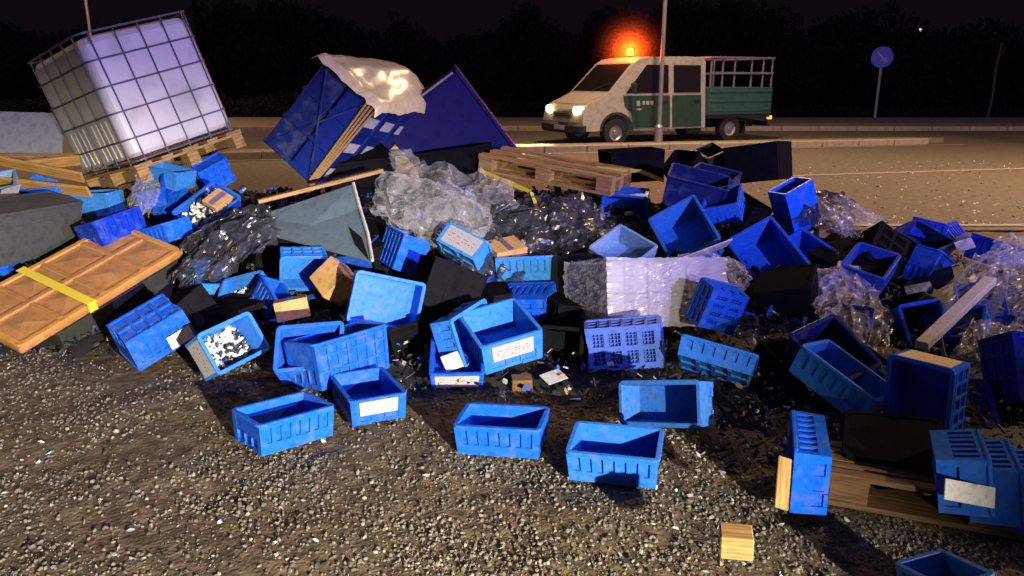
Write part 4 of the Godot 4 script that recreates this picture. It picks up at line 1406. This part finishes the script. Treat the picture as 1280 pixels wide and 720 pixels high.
	bin("plastic_bin", Vector3(1.228, 0.296, -4.264), Vector3(-71.3, 82.2, -69.6), Vector3(0.269, 0.16, 0.273), M.blue_b, "blue bin lying face down with a gridded base right of the wrapped cartons", "grid")
	bin("plastic_bin", Vector3(1.59, 0.108, -3.521), Vector3(-22.9, -140.5, 8.2), Vector3(0.302, 0.155, 0.435), M.blue_light, "blue slotted bin tipped to the left above the buried pallet", "windows")
	bin("plastic_bin", Vector3(1.949, 0.214, -3.286), Vector3(-87.5, -117.6, -115.4), Vector3(0.295, 0.175, 0.379), M.blue, "blue bin on end with its open top facing out and a cream label on top", "grid", "full cream")
	bin("plastic_bin", Vector3(1.225, 0.154, -2.718), Vector3(-2.2, -18, 90.9), Vector3(0.257, 0.131, 0.447), M.blue, "blue bin lying on its flank on the gravel in front of the buried pallet", "windows")
	bin("plastic_bin", Vector3(1.586, 0.185, -2.607), Vector3(-5, -25, -80), Vector3(0.22, 0.17, 0.36), M.blue_b, "first of the nested blue bins on their sides at the right edge", "slots")
	bin("plastic_bin", Vector3(1.711, 0.14, -2.616), Vector3(-5, -25, -80), Vector3(0.22, 0.17, 0.36), M.blue_b, "middle one of the nested blue bins on their sides at the right edge", "slots")
	bin("plastic_bin", Vector3(1.838, 0.095, -2.624), Vector3(-5, -25, -80), Vector3(0.22, 0.17, 0.36), M.blue_b, "last of the nested blue bins on their sides at the right edge", "slots")
	bin("plastic_bin", Vector3(2.495, 0.068, -3.466), Vector3(30, -171.7, 6.9), Vector3(0.236, 0.337, 0.247), M.blue_deep, "dark blue bin under purple film above the nested bins", "grid")
	bin("plastic_bin", Vector3(1.325, 0.053, -1.995), Vector3(-14.3, 12.3, 6.6), Vector3(0.188, 0.125, 0.219), M.blue_light, "small blue bin at the bottom right corner of the gravel", "plain")
	bin("plastic_bin", Vector3(2.342, 0.415, -6.136), Vector3(0.9, -156.8, -22), Vector3(0.3, 0.406, 0.215), M.blue, "ribbed blue bin standing on end below the big black tub", "windows")
	bin("plastic_bin", Vector3(1.91, 0.246, -5.537), Vector3(33.9, 26, 36.8), Vector3(0.382, 0.239, 0.51), M.blue_b, "large blue bin tilted with its open top facing out, right one of two diamonds", "plain")
	bin("plastic_bin", Vector3(1.368, 0.378, -5.772), Vector3(35.7, 20.4, 37.5), Vector3(0.398, 0.24, 0.472), M.blue_light, "large light blue bin tilted with its open top facing out, left one of two diamonds", "plain")
	bin("plastic_bin", Vector3(0.996, 0.598, -6.547), Vector3(-2.7, -107.3, -105.8), Vector3(0.283, 0.2, 0.388), M.blue, "blue bin with its open side facing out below the wooden pallet", "plain")
	bin("plastic_bin", Vector3(0.772, 0.342, -5.296), Vector3(20.1, 49.6, 21.8), Vector3(0.365, 0.16, 0.347), M.blue_pale, "pale grey-blue slotted crate on top of the wrapped cartons", "windows")
	bin("plastic_bin", Vector3(1.472, 0.52, -6.322), Vector3(12, 75, 12), Vector3(0.36, 0.34, 0.5), M.navy, "dark bin with a vivid blue rim below the small black tubs", "plain")
	bin("plastic_bin", Vector3(1.718, 0.553, -6.085), Vector3(25, -20, 15), Vector3(0.3, 0.18, 0.3), M.blue, "blue bin with pale scraps between the two tilted large bins and the black tub", "grid")
	bin("plastic_bin", Vector3(2.981, 0.13, -5.389), Vector3(-27.8, -55.9, -4.8), Vector3(0.201, 0.268, 0.36), M.blue, "vivid blue bin end beside the black latticed crate", "plain")
	bin("plastic_bin", Vector3(3.175, 0.409, -5.795), Vector3(10, 60, -18), Vector3(0.2, 0.14, 0.26), M.blue_deep, "dark blue bin with a purple label behind the black latticed crate", "slots", "full")
	bin("plastic_bin", Vector3(3.414, 0.344, -5.79), Vector3(0.5, -45.7, 45.6), Vector3(0.2, 0.182, 0.301), M.blue_deep, "deep blue bin with white scraps at the upper right end of the heap", "slots")
	bin("plastic_bin", Vector3(1.639, 0.129, -3.78), Vector3(31.1, 31.2, 19.3), Vector3(0.303, 0.195, 0.362), M.navy, "dark navy bin with its lit rim behind the slotted tipped bin", "plain")
	small_parts(Vector3(-1.615, 0.148, -4.009), Vector3(7.4, -32.7, -60.3), Vector3(0.248, 0.174, 0.351), "white and dark small parts lying in the tilted light blue bin", 160, 0.2)
	small_parts(Vector3(-1.765, 0.144, -4.996), Vector3(16, -102.9, -37.3), Vector3(0.257, 0.15, 0.321), "white small parts in the bin under the grey film bag", 120, 0.25)
	small_parts(Vector3(-2.388, 0.564, -5.991), Vector3(26.5, -33.7, -28.9), Vector3(0.288, 0.131, 0.458), "pale small parts in the bin with the orange carton", 200, 0.7)

	# ---- black tubs and dark containers
	tub("black_tub", Vector3(1.085, 0.715, -7.02), Vector3(-0.9, 10.1, 2.4), Vector3(0.507, 0.275, 0.4), M.black, "black plastic tub with a pointed back behind the wooden pallet", "tub")
	tub("black_tub", Vector3(1.694, 0.68, -7.293), Vector3(0, 40, 42), Vector3(0.26, 0.26, 0.3), M.black, "small black tub standing on its corner between the larger black tubs", "tub")
	tub("black_tub", Vector3(1.92, 0.76, -7.402), Vector3(15, 20, 20), Vector3(0.22, 0.22, 0.26), M.dark_grey, "small dark grey tub leaning on the big black tub", "tub")
	tub("black_tub", Vector3(2.267, 0.697, -7.039), Vector3(-4, -37.1, 10.2), Vector3(0.498, 0.335, 0.411), M.black, "big black plastic tub on the crest of the heap against the road", "tub", true)
	bin("black_crate", Vector3(2.715, 0.417, -5.411), Vector3(-32.2, 141.1, -136.7), Vector3(0.295, 0.2, 0.442), M.black, "black latticed crate base up at the right end of the heap", "grid")
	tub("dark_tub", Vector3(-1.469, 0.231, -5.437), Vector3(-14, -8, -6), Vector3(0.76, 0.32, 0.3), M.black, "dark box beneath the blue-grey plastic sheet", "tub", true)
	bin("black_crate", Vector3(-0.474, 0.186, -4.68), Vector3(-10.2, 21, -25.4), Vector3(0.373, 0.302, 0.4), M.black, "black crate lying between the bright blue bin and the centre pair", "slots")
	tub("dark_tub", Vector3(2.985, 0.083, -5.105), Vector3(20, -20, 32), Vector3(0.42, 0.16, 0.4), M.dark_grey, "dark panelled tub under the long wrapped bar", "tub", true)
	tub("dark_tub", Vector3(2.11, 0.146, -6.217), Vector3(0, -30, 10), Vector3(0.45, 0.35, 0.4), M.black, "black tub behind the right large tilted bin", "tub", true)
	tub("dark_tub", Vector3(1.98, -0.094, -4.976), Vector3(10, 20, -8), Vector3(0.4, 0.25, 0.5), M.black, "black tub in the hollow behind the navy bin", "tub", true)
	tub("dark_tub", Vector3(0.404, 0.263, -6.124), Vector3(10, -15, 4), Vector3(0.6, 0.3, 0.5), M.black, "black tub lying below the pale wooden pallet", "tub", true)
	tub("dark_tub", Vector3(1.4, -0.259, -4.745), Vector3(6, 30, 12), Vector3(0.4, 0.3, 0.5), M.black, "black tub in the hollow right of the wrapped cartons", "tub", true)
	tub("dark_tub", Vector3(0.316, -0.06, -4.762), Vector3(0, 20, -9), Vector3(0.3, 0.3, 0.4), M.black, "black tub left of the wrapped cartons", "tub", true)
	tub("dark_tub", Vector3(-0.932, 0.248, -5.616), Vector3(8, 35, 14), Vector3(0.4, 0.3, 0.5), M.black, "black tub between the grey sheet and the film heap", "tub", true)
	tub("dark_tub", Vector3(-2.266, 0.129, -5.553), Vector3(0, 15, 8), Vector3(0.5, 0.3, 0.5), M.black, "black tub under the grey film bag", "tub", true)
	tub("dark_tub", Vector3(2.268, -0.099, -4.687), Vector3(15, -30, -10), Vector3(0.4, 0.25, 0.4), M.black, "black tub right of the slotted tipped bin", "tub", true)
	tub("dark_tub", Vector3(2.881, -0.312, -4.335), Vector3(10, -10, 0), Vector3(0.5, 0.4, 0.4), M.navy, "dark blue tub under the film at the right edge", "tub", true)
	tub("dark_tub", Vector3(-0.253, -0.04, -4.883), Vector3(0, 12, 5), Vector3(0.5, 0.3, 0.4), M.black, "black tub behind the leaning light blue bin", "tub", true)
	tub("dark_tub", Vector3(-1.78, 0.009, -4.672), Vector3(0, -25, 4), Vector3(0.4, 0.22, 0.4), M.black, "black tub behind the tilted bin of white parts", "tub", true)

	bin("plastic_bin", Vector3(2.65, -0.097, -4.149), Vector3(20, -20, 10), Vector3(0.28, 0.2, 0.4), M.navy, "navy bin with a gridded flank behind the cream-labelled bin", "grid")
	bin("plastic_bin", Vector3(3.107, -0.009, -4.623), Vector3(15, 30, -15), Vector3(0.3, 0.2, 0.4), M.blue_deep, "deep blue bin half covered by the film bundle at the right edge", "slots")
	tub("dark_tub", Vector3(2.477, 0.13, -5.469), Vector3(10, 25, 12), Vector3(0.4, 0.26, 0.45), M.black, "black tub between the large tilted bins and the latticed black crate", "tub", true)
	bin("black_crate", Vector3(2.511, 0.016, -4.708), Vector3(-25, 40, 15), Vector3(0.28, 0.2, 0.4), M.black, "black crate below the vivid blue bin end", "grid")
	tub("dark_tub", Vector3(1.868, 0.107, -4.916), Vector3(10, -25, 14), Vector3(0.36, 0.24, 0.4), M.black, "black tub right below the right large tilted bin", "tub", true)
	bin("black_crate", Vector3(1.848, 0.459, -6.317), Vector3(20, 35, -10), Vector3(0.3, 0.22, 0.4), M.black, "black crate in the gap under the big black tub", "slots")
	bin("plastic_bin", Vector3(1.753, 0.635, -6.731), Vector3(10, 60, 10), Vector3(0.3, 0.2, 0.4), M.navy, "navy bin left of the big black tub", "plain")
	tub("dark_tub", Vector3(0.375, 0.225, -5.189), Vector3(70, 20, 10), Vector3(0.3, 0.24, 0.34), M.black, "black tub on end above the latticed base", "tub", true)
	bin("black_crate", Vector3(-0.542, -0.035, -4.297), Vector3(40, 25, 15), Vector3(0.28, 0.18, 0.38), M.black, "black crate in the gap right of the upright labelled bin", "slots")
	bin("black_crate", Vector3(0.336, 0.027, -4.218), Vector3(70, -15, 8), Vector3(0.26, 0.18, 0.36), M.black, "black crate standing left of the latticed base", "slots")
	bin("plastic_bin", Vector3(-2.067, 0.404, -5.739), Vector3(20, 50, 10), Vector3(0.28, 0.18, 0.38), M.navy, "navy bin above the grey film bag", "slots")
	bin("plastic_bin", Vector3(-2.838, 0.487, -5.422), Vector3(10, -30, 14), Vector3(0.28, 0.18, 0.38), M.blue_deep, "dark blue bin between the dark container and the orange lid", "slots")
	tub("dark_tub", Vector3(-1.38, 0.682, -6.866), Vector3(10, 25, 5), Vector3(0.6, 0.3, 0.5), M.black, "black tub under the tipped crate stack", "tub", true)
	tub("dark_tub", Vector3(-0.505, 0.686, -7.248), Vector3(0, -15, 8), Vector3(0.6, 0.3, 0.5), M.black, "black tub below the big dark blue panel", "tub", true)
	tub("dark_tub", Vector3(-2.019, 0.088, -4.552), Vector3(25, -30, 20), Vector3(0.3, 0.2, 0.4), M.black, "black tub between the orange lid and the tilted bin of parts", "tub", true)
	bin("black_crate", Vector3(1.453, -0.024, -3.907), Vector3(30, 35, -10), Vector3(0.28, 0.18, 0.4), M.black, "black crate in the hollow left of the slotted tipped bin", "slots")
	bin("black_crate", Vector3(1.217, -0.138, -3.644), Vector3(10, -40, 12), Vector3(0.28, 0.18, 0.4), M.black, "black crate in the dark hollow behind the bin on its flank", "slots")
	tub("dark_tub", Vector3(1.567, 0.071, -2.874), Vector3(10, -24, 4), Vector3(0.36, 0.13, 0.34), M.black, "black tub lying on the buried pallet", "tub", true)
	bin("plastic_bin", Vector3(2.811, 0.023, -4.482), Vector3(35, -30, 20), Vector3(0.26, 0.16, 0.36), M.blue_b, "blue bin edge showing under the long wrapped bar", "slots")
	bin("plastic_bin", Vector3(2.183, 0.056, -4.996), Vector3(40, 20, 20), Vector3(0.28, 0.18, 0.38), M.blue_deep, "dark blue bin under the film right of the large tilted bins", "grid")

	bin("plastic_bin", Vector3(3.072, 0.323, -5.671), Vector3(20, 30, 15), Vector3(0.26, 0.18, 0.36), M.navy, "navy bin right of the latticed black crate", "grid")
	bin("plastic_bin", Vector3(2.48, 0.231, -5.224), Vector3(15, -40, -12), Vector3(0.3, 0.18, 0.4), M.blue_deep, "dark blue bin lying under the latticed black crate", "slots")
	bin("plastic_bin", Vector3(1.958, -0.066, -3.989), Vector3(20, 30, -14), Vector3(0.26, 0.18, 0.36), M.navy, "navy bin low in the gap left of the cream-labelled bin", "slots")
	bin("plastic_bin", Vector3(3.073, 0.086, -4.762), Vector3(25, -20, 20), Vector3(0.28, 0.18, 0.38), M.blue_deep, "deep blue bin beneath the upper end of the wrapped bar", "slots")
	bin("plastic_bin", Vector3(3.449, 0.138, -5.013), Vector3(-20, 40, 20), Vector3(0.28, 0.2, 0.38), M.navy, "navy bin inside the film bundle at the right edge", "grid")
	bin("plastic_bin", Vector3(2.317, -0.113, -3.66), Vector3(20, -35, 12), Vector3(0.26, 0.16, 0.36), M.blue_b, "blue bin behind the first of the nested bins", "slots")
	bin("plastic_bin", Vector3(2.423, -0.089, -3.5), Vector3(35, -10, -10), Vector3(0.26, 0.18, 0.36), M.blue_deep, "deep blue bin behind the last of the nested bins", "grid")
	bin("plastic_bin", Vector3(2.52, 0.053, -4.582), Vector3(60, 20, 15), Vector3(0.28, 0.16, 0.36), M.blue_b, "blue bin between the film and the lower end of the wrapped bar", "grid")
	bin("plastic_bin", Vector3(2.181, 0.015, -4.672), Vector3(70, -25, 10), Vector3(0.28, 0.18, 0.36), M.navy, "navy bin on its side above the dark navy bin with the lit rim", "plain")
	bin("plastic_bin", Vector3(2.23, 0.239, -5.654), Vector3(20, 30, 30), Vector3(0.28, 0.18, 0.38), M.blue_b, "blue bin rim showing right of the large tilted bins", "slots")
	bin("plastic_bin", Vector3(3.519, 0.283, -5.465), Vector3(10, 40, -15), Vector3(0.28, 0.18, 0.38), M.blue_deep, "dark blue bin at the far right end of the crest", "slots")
	bin("plastic_bin", Vector3(-2.159, 0.167, -5.184), Vector3(20, 40, -12), Vector3(0.26, 0.16, 0.36), M.blue_light, "light blue bin edge beneath the grey film bag", "slots")
	bin("plastic_bin", Vector3(-1.08, 0.303, -5.382), Vector3(15, -20, 10), Vector3(0.24, 0.16, 0.34), M.blue_b, "blue bin end sticking out above the split cardboard box", "slots")
	bin("plastic_bin", Vector3(-0.28, 0.195, -5.219), Vector3(20, 30, 10), Vector3(0.26, 0.18, 0.36), M.blue_deep, "dark blue bin squeezed between the film heap and the centre pair", "grid")

	# ---- cartons, wood, paper
	build_carton(Vector3(-1.206, 0.274, -4.776), Vector3(30, 42, -38), Vector3(0.2, 0.2, 0.2), "split brown cardboard box above the open blue bin", true)
	build_carton(Vector3(-1.35, 0.176, -4.546), Vector3(-8, 15, 8), Vector3(0.2, 0.12, 0.16), "small brown cardboard box left of the split one")
	build_carton(Vector3(-0.046, 0.437, -5.244), Vector3(15, 30, 5), Vector3(0.24, 0.06, 0.2), "flat brown carton on top of the centre pair of bins")
	build_carton(Vector3(-2.208, 0.713, -5.734), Vector3(27, -34, -29), Vector3(0.14, 0.04, 0.17), "orange carton lying in the bin of pale parts")
	plank("wood_block", Vector3(0.708, 0.155, -2.128), Vector3(3, -12, 2), Vector3(0.1, 0.078, 0.085), M.wood, "pale square wooden block alone on the gravel in the foreground", "wood block")
	plank("wood_block", Vector3(2.516, 0.325, -6), Vector3(5, -10, 4), Vector3(0.17, 0.15, 0.14), M.wood, "pale yellow wooden block right of the large tilted bins", "wood block")
	plank("wood_block", Vector3(0.052, -0.038, -3.868), Vector3(0, 4, 0), Vector3(0.11, 0.09, 0.1), M.wood_dark, "brown wooden block under the bin with the smudged label", "wood block")
	plank("wood_batten", Vector3(-1.431, 0.812, -5.801), Vector3(0, 28.7, 10.3), Vector3(0.976, 0.03, 0.06), M.wood, "long pale batten lying over the blue-grey plastic sheet", "batten")
	plank("wood_plank", Vector3(-3.864, 0.905, -6.228), Vector3(-53.5, 12.2, -18.7), Vector3(0.817, 0.025, 0.1), M.wood_yellow, "yellow plank at the left edge, upper one", "plank")
	plank("wood_plank", Vector3(-3.749, 0.782, -6.039), Vector3(-54.7, -1, -8.6), Vector3(0.906, 0.025, 0.1), M.wood_yellow, "yellow plank sloping down to the tank's pallet, lower one", "plank")
	plank("wood_plank", Vector3(-3.884, 0.912, -6.542), Vector3(-54.9, 26.3, 6), Vector3(0.415, 0.025, 0.1), M.wood_yellow, "short yellow plank behind the other two at the left edge", "plank")
	plank("wood_plank", Vector3(0.181, -0.044, -3.805), Vector3(0, -1.1, -3.9), Vector3(0.364, 0.025, 0.1), M.wood_dark, "brown board lying below the crumpled white paper", "plank")
	plank("wood_plank", Vector3(2.657, -0.196, -3.92), Vector3(0, 9.3, -8.5), Vector3(0.518, 0.03, 0.1), M.wood_dark, "brown plank behind the nested bins at the right edge", "plank")
	plank("white_board", Vector3(1.223, 0.377, -5.262), Vector3(-38.5, 9.2, 18.3), Vector3(0.745, 0.012, 0.11), M.paper, "long white board between the large tilted bins and the wrapped cartons", "board")
	plank("white_board", Vector3(0.962, 0.212, -2.457), Vector3(-18, -93.7, -43.1), Vector3(0.192, 0.012, 0.05), M.wood, "thin pale board standing beside the bin on its flank", "board")
	plank("white_card", Vector3(1.56, 0.235, -2.348), Vector3(62, -22, -32), Vector3(0.2, 0.008, 0.07), M.paper, "white card leaning on the nested bins", "card")
	plank("grey_bar", Vector3(2.631, 0.258, -4.335), Vector3(0, 38.6, 15.8), Vector3(0.885, 0.05, 0.07), M.paper, "long dark bar wrapped in film, sloping to the right edge", "bar")
	plank("grey_board", Vector3(3.042, 0.112, -4.992), Vector3(28.8, 46.2, 17.7), Vector3(0.807, 0.02, 0.22), M.dark_grey, "dark grey board beside the wrapped bar", "board")
	plank("grey_board", Vector3(-4.141, 1.154, -6.726), Vector3(70, 8, -6), Vector3(0.5, 0.015, 0.36), M.pale_grey, "pale grey board leaning left of the caged tank", "board")
	plank("paper_sheet", Vector3(0.222, 0.066, -3.833), Vector3(12, 30, 8), Vector3(0.12, 0.004, 0.1), M.paper, "crumpled white paper on the brown board", "paper")
	plank("paper_sheet", Vector3(-0.328, 0.109, -3.949), Vector3(40, 30, 20), Vector3(0.1, 0.004, 0.1), M.paper, "white paper scrap below the leaning light blue bin", "paper")
	plank("paper_sheet", Vector3(2.816, 0.183, -5.109), Vector3(50, 15, 20), Vector3(0.18, 0.004, 0.12), M.paper, "white torn paper below the vivid blue bin end", "paper")
	plank("paper_sheet", Vector3(3.243, 0.455, -5.39), Vector3(50, 20, 30), Vector3(0.12, 0.004, 0.08), M.paper, "white torn scrap on the deep blue bin at the upper right end", "paper")
	plank("paper_sheet", Vector3(1.786, 0.688, -6.282), Vector3(60, -20, 10), Vector3(0.14, 0.004, 0.08), M.paper, "pale scrap lying on the navy bin left of the big black tub", "paper")
	plank("paper_sheet", Vector3(2.529, 0.107, -3.636), Vector3(75, -10, 60), Vector3(0.2, 0.004, 0.05), M.paper, "white strip at the far right edge above the nested bins", "paper")
	plank("paper_sheet", Vector3(-3.728, 0.792, -5.689), Vector3(40, 10, 20), Vector3(0.16, 0.004, 0.1), M.paper, "white scrap below the tank's pallet at the far left", "paper")
	strap([Vector3(-0.267, 0.868, -6.433), Vector3(0.152, 0.736, -6.087), Vector3(0.203, 0.622, -5.848)], "yellow strap hanging over the left end of the pale pallet")
	strap([Vector3(0.722, 0.865, -6.639), Vector3(1.1, 0.838, -6.632), Vector3(1.286, 0.771, -6.51)], "yellow strap running across the black tub behind the pallet")

	# ---- film
	film(Vector3(-0.516, 0.67, -5.861), Vector3(0.516, -0.113, 0.134), Vector3(-0.057, -0.247, 0.481), 0.05, 0.08, 1, M.film_thick, "large heap of crumpled clear film in the middle of the crest")
	film(Vector3(-0.594, 0.633, -5.644), Vector3(0.422, -0.088, 0.231), Vector3(-0.081, -0.123, 0.344), 0.08, 0.07, 2, M.film_thick, "whitish fold of film low on the film heap")
	film(Vector3(2.154, 0.177, -4.691), Vector3(0.235, -0.034, 0.009), Vector3(-0.129, -0.119, 0.447), 0.06, 0.05, 3, M.film, "crumpled clear film hanging above the slotted tipped bin")
	film(Vector3(2.113, 0.21, -5.011), Vector3(0.298, 0.026, -0.007), Vector3(-0.081, -0.097, 0.234), 0.06, 0.04, 4, M.film, "yellowish crumpled film right of the large tilted bins")
	film(Vector3(3.125, 0.239, -4.811), Vector3(0.312, 0.025, -0.007), Vector3(-0.261, -0.178, 0.359), 0.12, 0.08, 5, M.film, "big shiny film bundle at the right edge of the heap")
	film(Vector3(2.719, 0.491, -5.916), Vector3(0.262, -0.082, 0.126), Vector3(-0.077, -0.099, 0.338), 0.05, 0.05, 6, M.film, "pale purple film on the far side of the black latticed crate")
	film(Vector3(-1.96, 0.477, -5.187), Vector3(0.301, 0.115, -0.135), Vector3(0.085, -0.137, 0.348), 0.10, 0.06, 7, M.film_dark, "dark grey film bag right of the orange lid", "plastic_bag")
	film(Vector3(1.302, 0.364, -4.846), Vector3(0.265, -0.05, -0.09), Vector3(-0.103, -0.068, 0.329), 0.05, 0.04, 8, M.film, "loose film end at the right of the wrapped cartons")
	film(Vector3(2.594, 0.116, -3.897), Vector3(0.25, 0.003, -0.053), Vector3(-0.177, -0.146, 0.299), 0.05, 0.04, 9, M.film, "thin purple film over the dark bin at the right edge")
	film(Vector3(0.631, 0.521, -5.924), Vector3(0.081, -0.012, 0.003), Vector3(-0.021, -0.104, 0.235), 0.04, 0.03, 10, M.film_thick, "small white crumple of film beside the blue bin below the pallet")
	film(Vector3(0.299, 0.526, -5.667), Vector3(0.456, -0.009, -0.049), Vector3(-0.018, -0.152, 0.404), 0.06, 0.07, 11, M.film_dark, "dark foil spread below the pale pallet", "plastic_bag")
	film(Vector3(-2.827, 0.735, -5.879), Vector3(0.098, -0.03, 0.008), Vector3(0.048, -0.125, 0.241), 0.04, 0.03, 12, M.film_thick, "small clear film scrap under the tank's pallet")
	film(Vector3(2.481, 0.594, -6.255), Vector3(0.245, -0.09, 0.128), Vector3(-0.168, -0.115, 0.342), 0.08, 0.05, 13, M.film_dark, "black bag on the crest right of the big black tub", "plastic_bag")
	film(Vector3(-0.225, 0.428, -5.277), Vector3(0.308, -0.058, 0.119), Vector3(0.008, -0.113, 0.238), 0.05, 0.05, 14, M.film_dark, "grey film scrap above the centre pair of bins", "plastic_bag")
	film(Vector3(3.499, 0.401, -5.27), Vector3(0.158, 0, 0), Vector3(-0.087, -0.111, 0.134), 0.05, 0.04, 15, M.film, "pinkish film scrap at the far right edge of the crest")


func build_scraps() -> void:
	var xf := []
	var cols := []
	for i in 2600:
		var x := rng.randf_range(-4.6, 4.0)
		var z := rng.randf_range(-7.6, -2.6)
		var h := mound(x, z)
		if h < 0.03: continue
		var big := 1.0 if h > 0.12 else 0.5
		xf.append(Transform3D(rand_basis(Vector3(rng.randf_range(0.012, 0.045), rng.randf_range(0.001, 0.004), rng.randf_range(0.008, 0.03)) * big), Vector3(x, h + rng.randf_range(-0.02, 0.05) * big, z)))
		var k := rng.randf()
		cols.append(Color(0.008, 0.09, 0.5) if k < 0.30 else (Color(0.014, 0.014, 0.018) if k < 0.62 else (Color(0.38, 0.38, 0.38) if k < 0.84 else Color(0.30, 0.19, 0.09))))
	scatter("scraps", Mb.new().cbox(Vector3(2, 2, 2), 0.4).done(), M.bits, xf, cols, "small blue, white and brown scraps strewn between the bins")


func build_gravel() -> void:
	var xf := [[], [], []]
	var cols := [[], [], []]
	var tries := 0
	var n := 0
	while n < 80000 and tries < 600000:
		tries += 1
		var z := -1.4 - pow(rng.randf(), 1.25) * 6.0
		var x := rng.randf_range(-1.0, 1.0) * (1.2 - z * 0.78)
		if mound(x, z) > 0.12: continue
		var dens := 0.52 + 0.75 * fine.get_noise_2d(x * 1.3, z * 1.3) + 0.4 * fine.get_noise_2d(x * 4.0, z * 4.0)
		if x > -0.6: dens += 0.25
		if rng.randf() > dens: continue
		var big := pow(rng.randf(), 2.8)
		var s := lerpf(0.003, 0.012, big)
		if rng.randf() < 0.012: s *= 1.6
		var k := rng.randi() % 3
		xf[k].append(Transform3D(rand_basis(Vector3(s, s * rng.randf_range(0.7, 1.0), s * rng.randf_range(0.7, 1.1))), Vector3(x, ground_y(x, z) + s * 0.25, z)))
		var t := rng.randf_range(0.06, 0.165)
		if rng.randf() < 0.05: t = rng.randf_range(0.2, 0.3)
		var warm := rng.randf_range(0.78, 1.0)
		cols[k].append(Color(t, t * lerpf(warm, 0.95, 0.3), t * warm * 0.78))
		n += 1
	for k in 3:
		scatter("gravel", chip(40 + k, 0.22), M.stone, xf[k], cols[k], "loose grey and tan gravel in front of the heap")
	# litter of small pale and dark fittings among the stones near the foot of the heap
	var lx := []
	var lc := []
	for i in 1500:
		var x := rng.randf_range(-3.0, 2.4)
		var z := rng.randf_range(-4.6, -2.3) if rng.randf() < 0.75 else rng.randf_range(-3.2, -1.8)
		if i < 900:
			x = 0.95 + rng.randfn(0.0, 0.45)
			z = -3.0 + rng.randfn(0.0, 0.40)
		var s := rng.randf_range(0.004, 0.011)
		lx.append(Transform3D(rand_basis(Vector3(s * 1.4, s * 0.5, s)), Vector3(x, maxf(ground_y(x, z), mound(x, z) - 0.05) + s * 0.5, z)))
		var k := rng.randf()
		lc.append(Color(0.42, 0.42, 0.41) if k < 0.2 else (Color(0.02, 0.02, 0.024) if k < 0.75 else Color(0.2, 0.2, 0.22)))
	scatter("litter", chip(91, 0.4), M.bits, lx, lc, "small pale and dark fittings spilled on the gravel at the foot of the heap")
	# specks of debris on the road
	var dx := []
	var dc := []
	for i in 1400:
		var x := rng.randf_range(-2.0, 12.0)
		var z := -8.6 - pow(rng.randf(), 1.5) * 7.0
		var s := rng.randf_range(0.006, 0.02)
		dx.append(Transform3D(rand_basis(Vector3(s * 1.3, s * 0.5, s)), Vector3(x, 0.012 + s * 0.3, z)))
		var k := rng.randf()
		dc.append(Color(0.5, 0.46, 0.36) if k < 0.6 else Color(0.05, 0.05, 0.05))
	scatter("road_litter", chip(93, 0.35), M.bits, dx, dc, "pale specks of debris strewn over the asphalt")


func _ready() -> void:
	rng.seed = 20
	# ---- camera
	var cam := Camera3D.new()
	cam.name = "camera"
	cam.fov = 41.11
	cam.near = 0.05
	cam.far = 900.0
	add_child(cam)
	cam.position = Vector3(0, 1.6, 0)
	cam.rotation_degrees = Vector3(-15.2, 0, 0)
	cam.current = true
	# ---- night sky
	var sky := ProceduralSkyMaterial.new()
	sky.sky_top_color = Color(0.058, 0.038, 0.062)
	sky.sky_horizon_color = Color(0.056, 0.034, 0.055)
	sky.ground_bottom_color = Color(0.02, 0.015, 0.02)
	sky.ground_horizon_color = Color(0.05, 0.03, 0.05)
	sky.sky_energy_multiplier = 1.0
	var e := Environment.new()
	e.background_mode = Environment.BG_SKY
	e.sky = Sky.new()
	e.sky.sky_material = sky
	e.tonemap_mode = Environment.TONE_MAPPER_LINEAR
	e.tonemap_exposure = 1.0
	e.volumetric_fog_enabled = true
	e.volumetric_fog_density = 0.0
	e.sdfgi_enabled = true
	e.ssao_enabled = true
	e.ssil_enabled = true
	var we := WorldEnvironment.new()
	we.name = "world"
	we.environment = e
	add_child(we)
	# ---- the faint glow of the night sky over the town
	var moon := DirectionalLight3D.new()
	moon.name = "night_glow"
	moon.light_color = Color(0.75, 0.7, 1.0)
	moon.light_energy = 0.05
	moon.light_angular_distance = 60.0
	moon.shadow_enabled = true
	moon.rotation_degrees = Vector3(-50, 35, 0)
	add_child(moon)
	make_materials()
	M.blue_lattice = mat(lin(0.055, 0.13, 0.55), 0.45, M.dust, 3.0)
	build_ground()
	build_road_things()
	# ---- lamps of the place
	work_light(Vector3(2.9, 1.65, 3.2), Vector3(-3.4, 0.30, -4.2), "floodlight on a stand behind the viewer", Color(1.0, 0.95, 0.86), 235.0, 30.0, 0.054)
	warning_light(Vector3(4.6, 1.8, 0.6), "blue flashing light on a stand to the right of the viewer", Color(0.70, 0.63, 1.0), 80.0)
	street_lamp(3.52, -18.75, "street lamp on the traffic island with its slim pole in front of the truck", 120.0, 1.4)
	street_lamp(-14.3, -27.4, "street lamp with its pole at the upper left", 80.0)
	street_lamp(13.5, -10.6, "street lamp out of view at the right edge of the near road", 520.0)
	street_lamp(-12.5, -12.4, "street lamp out of view at the left edge of the near road", 100.0)
	build_background()
	build_truck()
	build_signs()
	build_heap()
	build_scraps()
	build_gravel()
